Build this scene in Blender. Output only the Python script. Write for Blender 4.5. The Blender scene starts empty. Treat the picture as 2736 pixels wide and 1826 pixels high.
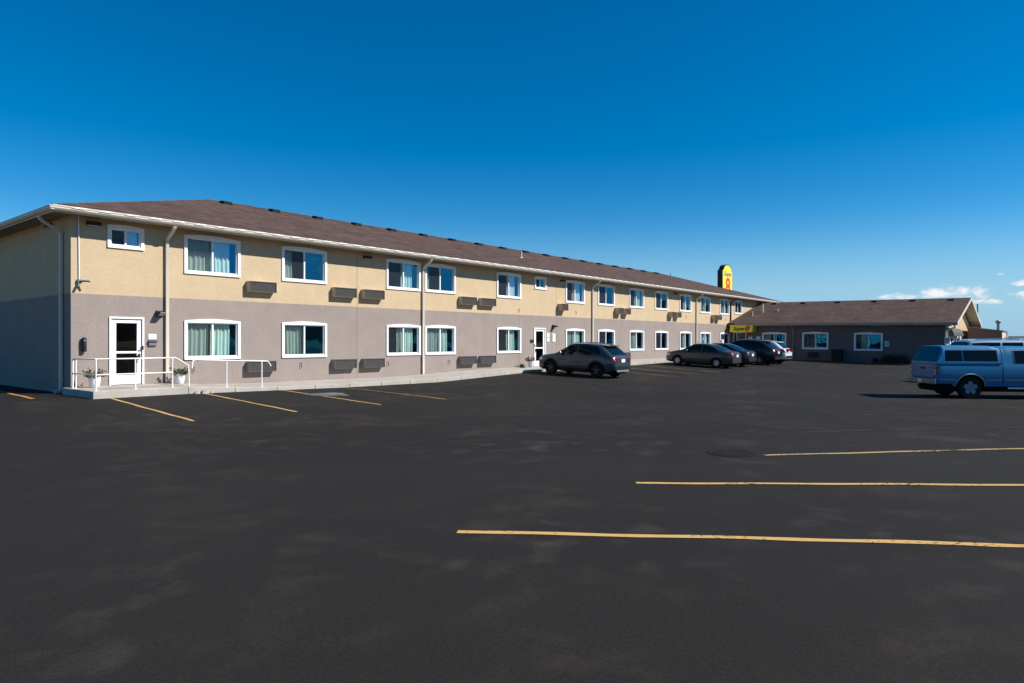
import bpy, bmesh, math, random
from mathutils import Vector, Matrix
random.seed(7)
PI = math.pi
scene = bpy.context.scene
C = scene.collection

# ------------------------------------------------------------------ mesh helper
class MB:
    """collects faces; build() links them as ONE mesh object"""
    def __init__(s, T=None):
        s.v = []; s.f = []; s.m = []; s.T = T or (lambda a, b, c: (a, b, c))
    def add(s, pts):
        i0 = len(s.v)
        s.v += [s.T(*p) for p in pts]
        return i0
    def face(s, pts, m=0):
        i = s.add(pts); s.f.append(tuple(range(i, i + len(pts)))); s.m.append(m)
    def box(s, x0, x1, y0, y1, z0, z1, m=0):
        i = s.add([(x0,y0,z0),(x1,y0,z0),(x1,y1,z0),(x0,y1,z0),(x0,y0,z1),(x1,y0,z1),(x1,y1,z1),(x0,y1,z1)])
        for q in ((0,3,2,1),(4,5,6,7),(0,1,5,4),(1,2,6,5),(2,3,7,6),(3,0,4,7)):
            s.f.append(tuple(i + k for k in q)); s.m.append(m)
    def hexa(s, p, m=0):
        i = s.add(p)
        for q in ((0,3,2,1),(4,5,6,7),(0,1,5,4),(1,2,6,5),(2,3,7,6),(3,0,4,7)):
            s.f.append(tuple(i + k for k in q)); s.m.append(m)
    def loft(s, rings, close=False, cap=True, m=0):
        n = len(rings[0]); i0 = len(s.v)
        for r in rings: s.add(r)
        for k in range(len(rings) - 1):
            for j in range(n if close else n - 1):
                a = i0 + k*n + j; b = i0 + k*n + (j+1) % n
                s.f.append((a, b, b + n, a + n)); s.m.append(m)
        if cap and close:
            s.f.append(tuple(range(i0, i0 + n))[::-1]); s.m.append(m)
            e = i0 + (len(rings)-1)*n
            s.f.append(tuple(range(e, e + n))); s.m.append(m)
    def grid(s, fn, us, vs, m=0):
        s.loft([[fn(u, v) for v in vs] for u in us], False, False, m)
    def tube(s, path, r, n=8, m=0):
        P = [Vector(p) for p in path]; rings = []; up = None
        for k, p in enumerate(P):
            d = (P[min(k+1, len(P)-1)] - P[max(k-1, 0)]).normalized()
            if up is None:
                up = Vector((0,0,1)) if abs(d.z) < .9 else Vector((1,0,0))
            x = d.cross(up).normalized(); up = x.cross(d).normalized()
            rr = r[k] if isinstance(r, (list, tuple)) else r
            rings.append([tuple(p + (x*math.cos(2*PI*j/n) + up*math.sin(2*PI*j/n))*rr) for j in range(n)])
        s.loft(rings, True, True, m)
    def lathe(s, prof, c=(0,0,0), n=16, axis='z', m=0, cap=True):
        rings = []
        for r, h in prof:
            ring = []
            for j in range(n):
                a = 2*PI*j/n; x, y = r*math.cos(a), r*math.sin(a)
                ring.append((c[0]+x, c[1]+y, c[2]+h) if axis == 'z' else (c[0]+x, c[1]+h, c[2]+y) if axis == 'y' else (c[0]+h, c[1]+x, c[2]+y))
            rings.append(ring)
        s.loft(rings, True, cap, m)
    def prism(s, poly, fn, t0, t1, m=0):
        s.loft([[fn(a, b, t0) for a, b in poly], [fn(a, b, t1) for a, b in poly]], True, True, m)
    def build(s, name, mats, parent=None, world=True, smooth=False, bevel=0, kind=None):
        me = bpy.data.meshes.new(name)
        sh = Vector((0,0,0))
        if parent is not None and world:
            r = parent
            while r.parent: r = r.parent
            sh = r.location
        me.from_pydata([tuple(Vector(p) - sh) for p in s.v], [], s.f)
        if not isinstance(mats, (list, tuple)): mats = [mats]
        for m in mats: me.materials.append(m)
        me.polygons.foreach_set('material_index', s.m)
        bm = bmesh.new(); bm.from_mesh(me)
        bmesh.ops.remove_doubles(bm, verts=bm.verts, dist=1e-5)
        bmesh.ops.recalc_face_normals(bm, faces=bm.faces)
        bm.to_mesh(me); bm.free()
        if smooth:
            me.polygons.foreach_set('use_smooth', [True]*len(me.polygons))
            me.set_sharp_from_angle(angle=math.radians(smooth if smooth is not True else 40))
        o = bpy.data.objects.new(name, me); C.objects.link(o)
        if parent is not None: o.parent = parent
        if bevel:
            b = o.modifiers.new('bevel', 'BEVEL'); b.width = bevel; b.segments = 2; b.limit_method = 'ANGLE'
        if kind: o['kind'] = kind
        return o

def thing(name, label, cat, loc=(0,0,0), rz=0, group=None, pitch=0):
    o = bpy.data.objects.new(name, None); C.objects.link(o)
    o.location = loc; o.rotation_euler = (0, pitch, rz); o.empty_display_size = .2
    o['label'] = label; o['category'] = cat
    if group: o['group'] = group
    return o
def tag(o, label, cat, group=None):
    o['label'] = label; o['category'] = cat
    if group: o['group'] = group
    return o
def dup(root, loc, label):
    r = root.copy(); C.objects.link(r); r.location = loc; r['label'] = label
    for ch in list(root.children):
        c = ch.copy(); C.objects.link(c); c.parent = r
        for g in ch.children:
            d = g.copy(); C.objects.link(d); d.parent = c
    return r

# ------------------------------------------------------------------ materials
def mat(name, col, rough=.8, spec=.3, metal=0, coat=0, vary=0, vscale=3, bump=0, bscale=60, fine=0, fscale=80, streak=0):
    m = bpy.data.materials.new(name); m.use_nodes = True
    nt = m.node_tree; N = nt.nodes; Lk = nt.links; b = N['Principled BSDF']
    b.inputs['Base Color'].default_value = (*col, 1); b.inputs['Roughness'].default_value = rough
    b.inputs['Specular IOR Level'].default_value = spec; b.inputs['Metallic'].default_value = metal
    b.inputs['Coat Weight'].default_value = coat; b.inputs['Coat Roughness'].default_value = .04
    if vary or bump or fine:
        tc = N.new('ShaderNodeTexCoord')
    if vary or fine:
        cur = None
        for ki, (amt, sc, det) in enumerate(((vary, vscale, 6), (fine, fscale, 3), (streak, 1, 5))):
            if not amt: continue
            no = N.new('ShaderNodeTexNoise'); no.inputs['Scale'].default_value = sc; no.inputs['Detail'].default_value = det
            no.inputs['Roughness'].default_value = .62
            if ki == 2:
                mp = N.new('ShaderNodeMapping'); mp.inputs['Scale'].default_value = (2.6, 2.6, .22)
                Lk.new(tc.outputs['Object'], mp.inputs[0]); Lk.new(mp.outputs[0], no.inputs['Vector'])
            else: Lk.new(tc.outputs['Object'], no.inputs['Vector'])
            mr = N.new('ShaderNodeMapRange'); mr.inputs[1].default_value = .3; mr.inputs[2].default_value = .7
            mr.inputs[3].default_value = 1 - amt; mr.inputs[4].default_value = 1 + amt
            Lk.new(no.outputs['Fac'], mr.inputs[0])
            mx = N.new('ShaderNodeMix'); mx.data_type = 'RGBA'; mx.blend_type = 'MULTIPLY'; mx.inputs[0].default_value = 1
            if cur is None: mx.inputs[6].default_value = (*col, 1)
            else: Lk.new(cur, mx.inputs[6])
            Lk.new(mr.outputs[0], mx.inputs[7]); cur = mx.outputs[2]
        Lk.new(cur, b.inputs['Base Color'])
    if bump:
        no = N.new('ShaderNodeTexNoise'); no.inputs['Scale'].default_value = bscale; no.inputs['Detail'].default_value = 4
        Lk.new(tc.outputs['Object'], no.inputs['Vector'])
        bp = N.new('ShaderNodeBump'); bp.inputs['Strength'].default_value = bump; bp.inputs['Distance'].default_value = .02
        Lk.new(no.outputs['Fac'], bp.inputs['Height']); Lk.new(bp.outputs[0], b.inputs['Normal'])
    return m

M = {}
M['tan'] = mat('tan_stucco', (.50,.382,.245), .9, .15, vary=.06, vscale=1.3, bump=.45, bscale=12, fine=.05, fscale=10, streak=.022)
M['taupe'] = mat('taupe_stucco', (.275,.228,.206), .9, .15, vary=.07, vscale=1.1, bump=.45, bscale=12, fine=.05, fscale=10, streak=.022)
M['joint'] = mat('joint_sealant', (.15,.12,.09), .9, .1)
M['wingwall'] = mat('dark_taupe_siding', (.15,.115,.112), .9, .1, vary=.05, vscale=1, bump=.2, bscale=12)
M['white'] = mat('white_trim_paint', (.80,.80,.80), .5, .3, vary=.03, vscale=4)
M['cream'] = mat('cream_gutter_metal', (.62,.55,.45), .45, .4, vary=.05, vscale=2)
M['soffit'] = mat('soffit_board', (.36,.30,.22), .9, .1)
M['gutterwing'] = mat('wing_gutter', (.34,.29,.25), .6, .3, vary=.06)
M['brown'] = mat('brown_metal', (.06,.04,.03), .6, .3)
M['concrete'] = mat('pale_concrete', (.40,.365,.325), .95, .1, vary=.16, vscale=1.6, bump=.25, bscale=40, fine=.1, fscale=45)
M['acmetal'] = mat('ac_grille_metal', (.080,.074,.071), .55, .3, vary=.08, vscale=5)
M['dark'] = mat('dark_bronze', (.018,.015,.013), .5, .4)
M['black'] = mat('black_plastic', (.012,.012,.013), .55, .3)
M['interior'] = mat('dim_interior', (.16,.15,.14), .9, .05, vary=.15, vscale=2)
M['curtain'] = mat('mint_curtain', (.52,.66,.585), .9, .1, vary=.08, vscale=3)
M['curtainw'] = mat('white_curtain', (.72,.74,.74), .9, .1, vary=.06, vscale=3)
M['greybox'] = mat('grey_box', (.16,.16,.165), .5, .3)
M['pot'] = mat('white_glazed_pot', (.72,.72,.72), .35, .5, vary=.05)
M['leaf'] = mat('leaf_green', (.075,.10,.03), .7, .2, vary=.4, vscale=14)
M['leafdark'] = mat('leaf_bronze', (.06,.035,.025), .7, .2, vary=.3, vscale=14)
M['petal'] = mat('petal_pink', (.45,.10,.16), .7, .2, vary=.2)
M['soil'] = mat('soil', (.03,.02,.015), 1, .05)
M['yellowsign'] = mat('yellow_sign_face', (.86,.70,.02), .4, .3)
M['signblack'] = mat('sign_cabinet_black', (.012,.011,.014), .4, .4)
M['red'] = mat('red_lettering', (.72,.05,.035), .5, .3)
M['ink'] = mat('black_lettering', (.012,.01,.01), .5, .2)
M['awning'] = mat('yellow_awning_cloth', (.86,.73,.05), .8, .2, vary=.06, vscale=3)
M['notice'] = mat('pale_notice', (.62,.62,.58), .6, .3, vary=.05)
M['green_notice'] = mat('green_notice', (.32,.52,.48), .6, .3)
M['bluesign'] = mat('blue_sign', (.02,.07,.30), .5, .3)
M['galv'] = mat('galvanised_metal', (.25,.27,.28), .45, .5, metal=.4, vary=.15, vscale=5)
M['rail'] = mat('white_rail_paint', (.80,.77,.74), .4, .4)
M['tyre'] = mat('tyre_rubber', (.014,.014,.015), .85, .2)
M['alloy'] = mat('alloy_rim', (.42,.43,.45), .35, .5, metal=.6)
M['truckrim'] = mat('dull_alloy_rim', (.20,.22,.25), .45, .5, metal=.3)
M['darkalloy'] = mat('dark_alloy_rim', (.05,.05,.055), .35, .5, metal=.5)
M['chrome'] = mat('chrome_trim', (.62,.64,.66), .18, .5, metal=.9)
M['bumper'] = mat('dull_chrome_bumper', (.20,.21,.21), .35, .5, metal=.7, vary=.15)
M['carglass'] = mat('tinted_car_glass', (.004,.006,.007), .05, .32)
M['redlamp'] = mat('red_lamp_lens', (.17,.006,.007), .2, .5, coat=.6)
M['lamp'] = mat('clear_lamp_lens', (.62,.63,.65), .12, .5, coat=.6)
M['plate'] = mat('number_plate', (.72,.74,.76), .4, .4)
M['underbody'] = mat('underbody', (.010,.010,.011), .9, .05)
M['hill'] = mat('hill_scrub', (.055,.06,.045), 1, .02, vary=.25, vscale=.004)
M['plain'] = mat('bounce_plain', (.30,.235,.165), 1, .02, vary=.25, vscale=.05)  # dry ground made pale to bounce warm light onto the shaded end wall
M['greyroof'] = mat('grey_metal_roof', (.10,.105,.115), .6, .2)
M['darkwood'] = mat('dark_wood', (.022,.017,.014), .8, .2, vary=.2, vscale=6)
M['iron'] = mat('cast_iron', (.0165,.015,.014), .9, .1, bump=.5, bscale=40)
def paint(name, col, metal=.15, rough=.3, coat=.5):
    return mat(name, col, rough, .4, metal, coat=coat)
M['p_suv'] = paint('slate_blue_paint', (.028,.055,.075))
M['p_sedan'] = paint('graphite_paint', (.045,.043,.043))
M['p_navy'] = paint('navy_paint', (.022,.026,.042))
M['p_black'] = paint('black_paint', (.008,.009,.012))
M['p_white'] = paint('white_paint', (.72,.73,.74), 0)
M['p_blue'] = paint('bright_blue_paint', (.005,.155,.315), .0, .38, .12)
M['p_silver'] = paint('silver_paint', (.42,.47,.52), .5)

def roof_mat(name, swap):
    m = bpy.data.materials.new(name); m.use_nodes = True
    nt = m.node_tree; N = nt.nodes; Lk = nt.links; b = N['Principled BSDF']
    b.inputs['Roughness'].default_value = .95; b.inputs['Specular IOR Level'].default_value = .08
    tc = N.new('ShaderNodeTexCoord'); mp = N.new('ShaderNodeMapping')
    if swap: mp.inputs['Rotation'].default_value = (0, 0, PI/2)
    Lk.new(tc.outputs['Object'], mp.inputs[0])
    br = N.new('ShaderNodeTexBrick')
    for k, v in (('Scale', 1), ('Mortar Size', .006), ('Brick Width', .33), ('Row Height', .14), ('Mortar Smooth', .2), ('Bias', -.1)):
        br.inputs[k].default_value = v
    br.inputs['Color1'].default_value = (.112,.074,.062,1); br.inputs['Color2'].default_value = (.060,.039,.034,1)
    br.inputs['Mortar'].default_value = (.058,.038,.034,1)
    Lk.new(mp.outputs[0], br.inputs['Vector'])
    no = N.new('ShaderNodeTexNoise'); no.inputs['Scale'].default_value = .7; no.inputs['Detail'].default_value = 8; no.inputs['Roughness'].default_value = .7
    Lk.new(tc.outputs['Object'], no.inputs['Vector'])
    mr = N.new('ShaderNodeMapRange'); mr.inputs[1].default_value = .3; mr.inputs[2].default_value = .7; mr.inputs[3].default_value = .80; mr.inputs[4].default_value = 1.20
    Lk.new(no.outputs['Fac'], mr.inputs[0])
    mx = N.new('ShaderNodeMix'); mx.data_type = 'RGBA'; mx.blend_type = 'MULTIPLY'; mx.inputs[0].default_value = 1
    Lk.new(br.outputs['Color'], mx.inputs[6]); Lk.new(mr.outputs[0], mx.inputs[7])
    Lk.new(mx.outputs[2], b.inputs['Base Color'])
    return m
M['roof'] = roof_mat('brown_shingles', False); M['roofwing'] = roof_mat('brown_shingles_wing', True)

def glass_mat(name, ior, tint, dark=0, refl=(1,1,1)):
    m = bpy.data.materials.new(name); m.use_nodes = True
    nt = m.node_tree; N = nt.nodes; Lk = nt.links; N.remove(N['Principled BSDF'])
    out = N['Material Output']
    tr = N.new('ShaderNodeBsdfTransparent'); tr.inputs[0].default_value = (*tint, 1)
    gl = N.new('ShaderNodeBsdfGlossy'); gl.inputs['Roughness'].default_value = .015; gl.inputs[0].default_value = (*refl,1)
    fr = N.new('ShaderNodeFresnel'); fr.inputs['IOR'].default_value = ior
    ge = N.new('ShaderNodeNewGeometry'); im = N.new('ShaderNodeMapRange'); im.inputs[3].default_value = ior; im.inputs[4].default_value = 1/ior
    Lk.new(ge.outputs['Backfacing'], im.inputs[0]); Lk.new(im.outputs[0], fr.inputs['IOR'])
    tc = N.new('ShaderNodeTexCoord'); no = N.new('ShaderNodeTexNoise'); no.inputs['Scale'].default_value = 1.3; no.inputs['Detail'].default_value = 1
    Lk.new(tc.outputs['Object'], no.inputs['Vector'])
    bp = N.new('ShaderNodeBump'); bp.inputs['Strength'].default_value = .12; bp.inputs['Distance'].default_value = .02
    Lk.new(no.outputs['Fac'], bp.inputs['Height']); Lk.new(bp.outputs[0], gl.inputs['Normal'])
    mx = N.new('ShaderNodeMixShader'); Lk.new(fr.outputs[0], mx.inputs[0]); Lk.new(tr.outputs[0], mx.inputs[1]); Lk.new(gl.outputs[0], mx.inputs[2])
    last = mx.outputs[0]
    if dark:
        df = N.new('ShaderNodeBsdfDiffuse'); df.inputs[0].default_value = (.055,.06,.07,1)
        m2 = N.new('ShaderNodeMixShader'); m2.inputs[0].default_value = dark
        Lk.new(last, m2.inputs[1]); Lk.new(df.outputs[0], m2.inputs[2]); last = m2.outputs[0]
    Lk.new(last, out.inputs['Surface'])
    return m
M['glass'] = glass_mat('window_glass', 2.5, (.92,.96,.96), 0, (.05,.56,.98))
M['screen'] = glass_mat('screened_glass', 1.65, (.86,.90,.90), .32, (.22,.42,.62))
M['doorglass'] = glass_mat('door_glass', 1.5, (.5,.5,.5))

def asphalt_mat():
    m = bpy.data.materials.new('asphalt'); m.use_nodes = True
    nt = m.node_tree; N = nt.nodes; Lk = nt.links; b = N['Principled BSDF']
    b.inputs['Roughness'].default_value = .92; b.inputs['Specular IOR Level'].default_value = .12
    tc = N.new('ShaderNodeTexCoord')
    def noise(sc, det, ro=.6, vec=None, dist=0):
        n = N.new('ShaderNodeTexNoise'); n.inputs['Scale'].default_value = sc; n.inputs['Detail'].default_value = det
        n.inputs['Roughness'].default_value = ro; n.inputs['Distortion'].default_value = dist
        Lk.new(vec or tc.outputs['Object'], n.inputs['Vector']); return n.outputs['Fac']
    def rng(x, a, bb, c, d):
        r = N.new('ShaderNodeMapRange'); r.interpolation_type = 'SMOOTHSTEP'
        for i, v in zip((1,2,3,4), (a,bb,c,d)): r.inputs[i].default_value = v
        Lk.new(x, r.inputs[0]); return r.outputs[0]
    def mul(a, bb):
        n = N.new('ShaderNodeMath'); n.operation = 'MULTIPLY'; Lk.new(a, n.inputs[0]); Lk.new(bb, n.inputs[1]); return n.outputs[0]
    def mixc(fac, c0, c1, mode='MIX'):
        n = N.new('ShaderNodeMix'); n.data_type = 'RGBA'; n.blend_type = mode
        if isinstance(fac, float): n.inputs[0].default_value = fac
        else: Lk.new(fac, n.inputs[0])
        for i, c in ((6,c0),(7,c1)):
            if isinstance(c, tuple): n.inputs[i].default_value = (*c, 1)
            else: Lk.new(c, n.inputs[i])
        return n.outputs[2]
    base = (.0174,.0156,.0142)
    col = mixc(rng(noise(.13, 5), .35, .68, 0, 1), base, (.0212,.0188,.0172))
    # worn dusty scuffs, gathered into patches
    mp = N.new('ShaderNodeMapping'); mp.inputs['Scale'].default_value = (1.9, 2.1, 1); mp.inputs['Rotation'].default_value = (0,0,-.9)
    Lk.new(tc.outputs['Object'], mp.inputs[0])
    sc = mul(rng(noise(.9, 5, .55, mp.outputs[0], .2), .48, .80, 0, 1), rng(noise(.20, 4), .42, .64, .05, .85))
    col = mixc(sc, col, (.052,.045,.040))
    rd = mul(rng(noise(.33, 4), .50, .70, 0, .8), rng(noise(.9, 6, .65), .42, .65, 0, 1))
    col = mixc(rd, col, (.050,.036,.029))
    col = mixc(rng(noise(.55, 4, .7), .60, .74, 0, .45), col, (.0145,.0137,.0138))
    spec = noise(130, 2, .6)
    col = mixc(1.0, col, rng(spec, .25, .75, .55, 1.5), 'MULTIPLY')
    col = mixc(1.0, col, rng(noise(28, 4, .7), .3, .7, .82, 1.18), 'MULTIPLY')
    vo = N.new('ShaderNodeTexVoronoi'); vo.inputs['Scale'].default_value = 2.1; Lk.new(tc.outputs['Object'], vo.inputs['Vector'])
    col = mixc(rng(vo.outputs['Distance'], .018, .045, .85, 0), col, (.008,.0075,.0075))
    Lk.new(col, b.inputs['Base Color'])
    bp = N.new('ShaderNodeBump'); bp.inputs['Strength'].default_value = .35; bp.inputs['Distance'].default_value = .008
    Lk.new(spec, bp.inputs['Height']); Lk.new(bp.outputs[0], b.inputs['Normal'])
    return m
M['asphalt'] = asphalt_mat()

def line_mat(name, col, wear):
    """worn road paint: asphalt shows through scuffed flecks"""
    m = bpy.data.materials.new(name); m.use_nodes = True
    nt = m.node_tree; N = nt.nodes; Lk = nt.links; b = N['Principled BSDF']
    b.inputs['Roughness'].default_value = .85; b.inputs['Specular IOR Level'].default_value = .15
    tc = N.new('ShaderNodeTexCoord')
    n1 = N.new('ShaderNodeTexNoise'); n1.inputs['Scale'].default_value = 16; n1.inputs['Detail'].default_value = 6; n1.inputs['Roughness'].default_value = .75
    n2 = N.new('ShaderNodeTexNoise'); n2.inputs['Scale'].default_value = .9; n2.inputs['Detail'].default_value = 2
    for n in (n1, n2): Lk.new(tc.outputs['Object'], n.inputs['Vector'])
    ad = N.new('ShaderNodeMath'); ad.operation = 'MULTIPLY_ADD'; ad.inputs[1].default_value = .45
    Lk.new(n2.outputs['Fac'], ad.inputs[0]); Lk.new(n1.outputs['Fac'], ad.inputs[2])
    mr = N.new('ShaderNodeMapRange'); mr.inputs[1].default_value = wear; mr.inputs[2].default_value = wear + .07
    Lk.new(ad.outputs[0], mr.inputs[0])
    mx = N.new('ShaderNodeMix'); mx.data_type = 'RGBA'; Lk.new(mr.outputs[0], mx.inputs[0])
    mx.inputs[6].default_value = (*col, 1); mx.inputs[7].default_value = (.032,.029,.026,1)
    Lk.new(mx.outputs[2], b.inputs['Base Color'])
    return m
M['yline'] = line_mat('yellow_road_paint', (.54,.335,.115), .80)
M['yworn'] = line_mat('worn_yellow_paint', (.40,.28,.12), .75)
M['yfaint'] = line_mat('faint_yellow_paint', (.10,.075,.042), .62)
M['yorange'] = line_mat('orange_road_paint', (.46,.22,.03), .88)
M['wworn'] = line_mat('worn_white_paint', (.17,.17,.175), .72)

# ------------------------------------------------------------------ ground
def interp(pts, x):
    if x <= pts[0][0]: return pts[0][1]
    for (a, b), (c, d) in zip(pts, pts[1:]):
        if x <= c: return b + (d - b)*(x - a)/(c - a)
    return pts[-1][1]
def sstep(x, a, b):
    t = min(1, max(0, (x - a)/(b - a))); return t*t*(3 - 2*t)
GF = [(0,.25),(7,.29),(10,.28),(16,.17),(21,.14),(27,.34),(33,.36),(43,.42),(60,.30),(80,.25)]
def g(x, y):
    r = min(1, max(0, (y - 12.5)/9.0))
    r = r*r*(3 - 2*r)*.35 + r*.65
    return interp(GF, x)*r + .15*sstep(x, 30, 55)
bm = MB()
nx, ny = 128, 176
X0, Y0 = -8, -110  # lot stops early out of view, leaving pale ground as a warm reflector
for j in range(ny + 1):
    for i in range(nx + 1):
        x, y = X0 + i, Y0 + j
        bm.v.append((x, y, g(x, y)))
for j in range(ny):
    for i in range(nx):
        a = j*(nx+1) + i
        bm.f.append((a, a+1, a+nx+2, a+nx+1)); bm.m.append(0)
road = bm.build('parking_lot', M['asphalt'], kind='structure', smooth=True)
bm = MB(); bm.face([(-6000,-6000,-.12),(6000,-6000,-.12),(6000,6000,-.12),(-6000,6000,-.12)])
bm.build('ground', M['plain'], kind='structure')
# far low hills
bm = MB(); rings = []
for k in range(121):
    a = math.radians(-110 + k*1.5); R = 3300
    h = 13 + 9*math.sin(k*.37) + 6*math.sin(k*.91 + 1) + 4*math.sin(k*2.1)
    h += 150*(1 - sstep(-110 + k*1.5, -24, -8))*(1 + .12*math.sin(k*.55) + .06*math.sin(k*1.7))
    ca, sa = math.cos(a), math.sin(a)
    rings.append([(R*ca, R*sa, -1), ((R+300)*ca, (R+300)*sa, max(4, h)*.7), ((R+700)*ca, (R+700)*sa, max(5, h)*1.25), ((R+1500)*ca, (R+1500)*sa, -1)])
bm.loft(rings, False, False)
bm.build('hills', M['hill'], kind='structure', smooth=60)

def strip(name, p, q, w, material, seg=.25, off=.006):
    p, q = Vector(p), Vector(q); d = q - p; L = d.length; d.normalize(); n = Vector((-d.y, d.x))*w/2
    k = max(2, int(L/seg)); b = MB(); rings = []; seg_w = 0
    for i in range(k + 1):
        c = p + d*L*i/k + n/w*2*(.012*math.sin(i*.9 + p.x) + .018*math.sin(i*.23 + p.y))
        wob = 1 + random.uniform(-.12, .12)
        a, e = c + n*wob, c - n*wob
        rings.append([(a.x, a.y, g(a.x, a.y) + off), (e.x, e.y, g(e.x, e.y) + off)])
    b.loft(rings, False, False)
    return b.build(name, material, kind='structure')
dirx, diry = .590, -.807
for k, (x, y, mm) in enumerate([(4.98,4.81,'yline'),(8.22,4.59,'yline'),(11.6,4.05,'yworn'),(15.2,4.37,'yfaint'),(19.6,4.33,'yfaint'),(22.9,4.3,'yfaint')]):
    dd = [(.562,-.827),(.611,-.792),(.735,-.678),(.732,-.681),(.70,-.714),(.70,-.714)][k]
    strip('parking_line', (x, y), (x + dd[0]*6.4, y + dd[1]*6.4), .105 if k < 3 else .085, M[mm])
for k, (x, mm) in enumerate([(7.80,'yline'),(10.50,'yline'),(13.28,'yline'),(15.98,'yworn'),(18.9,'yfaint'),(21.65,'yfaint'),(24.4,'yfaint'),(32.6,'yworn'),(35.4,'yworn'),(38.1,'yworn'),(46.3,'yfaint')]):
    strip('parking_line', (x, 21.35), (x - .37, 15.6), .085, M[mm])
strip('parking_line', (6.33,22.9), (6.75,29.5), .12, M['yorange'])
strip('parking_line', (6.35,22.75), (7.35,22.2), .05, M['yfaint'], .3)
# worn accessible bay patch and a drain cover
b = MB()
pts = [(13.55+ .62*math.cos(t)*(1+.25*math.sin(3*t)), 18.95 + .85*math.sin(t)*(1+.2*math.cos(2*t))) for t in [i*PI/9 for i in range(18)]]
b.face([(x, y, g(x, y) + .010) for x, y in pts]); b.build('road_marking', M['wworn'], kind='structure')
mh = MB(); mx_, my_ = 11.44, 4.55
mh.lathe([(.40,0),(.40,.006),(.345,.006),(.34,.002),(.30,.002),(.295,.007),(.02,.007)], (mx_, my_, g(mx_, my_)+.002), 24)
for k in range(6):
    a = k*PI/3; mh.box(mx_-.02+.18*math.cos(a), mx_+.02+.18*math.cos(a), my_-.02+.18*math.sin(a), my_+.02+.18*math.sin(a), g(mx_,my_)+.0092, g(mx_,my_)+.012)
tag(mh.build('manhole_cover', M['iron'], smooth=30), 'round dark iron cover set in the asphalt beside the third yellow line', 'manhole cover')

# pavement along the motel: slabs with joints, high porch block at the near end then a ramp
SW = [(6.9,.50),(10.1,.50),(11.6,.40),(13,.34),(16,.32),(21,.30),(26,.46),(32,.48),(43,.66),(52,.62),(60,.52)]
b = MB(); x = 10.1
b.hexa([(7.4,21.5,0),(10.1,21.5,0),(10.1,23.99,0),(7.4,23.99,0),(7.4,21.5,.50),(10.1,21.5,.50),(10.1,23.99,.50),(7.4,23.99,.50)])
while x < 59.8:
    x1 = min(x + 1.55, 59.9)
    za, zb = interp(SW, x), interp(SW, x1)
    b.hexa([(x+.006,21.5,-.2),(x1-.006,21.5,-.2),(x1-.006,23.99,-.2),(x+.006,23.99,-.2),(x+.006,21.5,za),(x1-.006,21.5,zb),(x1-.006,23.99,zb+.02),(x+.006,23.99,za+.02)])
    x = x1
b.build('sidewalk', M['concrete'], kind='structure', bevel=.02)
b = MB()
for k, (cx, cy, r) in enumerate([(10.35,21.42,.10),(10.6,21.4,.13),(10.82,21.44,.07),(10.5,21.33,.06)]):
    z = g(cx, cy); n = 7
    ring = [(cx + r*random.uniform(.8,1.2)*math.cos(2*PI*i/n), cy + r*.7*random.uniform(.8,1.2)*math.sin(2*PI*i/n)) for i in range(n)]
    b.loft([[(px,py,z-.01) for px,py in ring], [(cx+(px-cx)*.7, cy+(py-cy)*.7, z+r*random.uniform(.6,.9)) for px,py in ring]], True, True)
tag(b.build('concrete_rubble', M['concrete']), 'broken concrete lumps crumbled off the kerb below the handrail ramp', 'rubble')['kind'] = 'stuff'

# ------------------------------------------------------------------ motel (two storeys)
motel = thing('motel_building', 'long two storey motel with tan upper and taupe lower stucco and brown roof', 'building', (7.64, 24, 0))
W, H = 65.16, 5.86   # wall X 7.64..72.8
FX0, FX1, FY, BY = 7.64, 72.8, 24.0, 41.8
ZC = 3.42
# windows: (x0, upper/lower curtain spec)
wide = 2.08
GX = [11.12, 14.93, 20.20, 22.58, 27.84, 34.29, 37.95, 42.02, 45.80, 49.90, 53.73, 57.84]
UP = ['both','l25','r70','l20','r80w','rw','', 'r90','', 'r70','r30','r80']
LO = ['both','lfull','m35-88','both88','r50-85','both','l15','m30-75','', 'm42-75','both','m20-60']
HOLES = []; WIN = []
for gx, u, l in zip(GX, UP, LO):
    WIN.append((gx, wide, 4.30, 5.70, u)); WIN.append((gx, wide, 1.28, 2.71, l))
WIN.append((8.67, 1.12, 4.95, 5.70, 'r90')); WIN.append((31.18, 1.12, 4.95, 5.70, ''))
WIN.append((61.12, 1.80, 4.46, 5.74, ''))
TJ, TB, TH = .10, .09, .125    # trim widths: jamb, sill, header
for (x, w, z0, z1, c) in WIN: HOLES.append((x+TJ, x+w-TJ, z0+TB, z1-TH))
DOORS = [(8.72, 9.79, .50, 2.72), (31.11, 32.24, .48, 2.71)]
for d in DOORS: HOLES.append((d[0]+.06, d[1]-.06, d[2], d[3]-.06))

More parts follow.
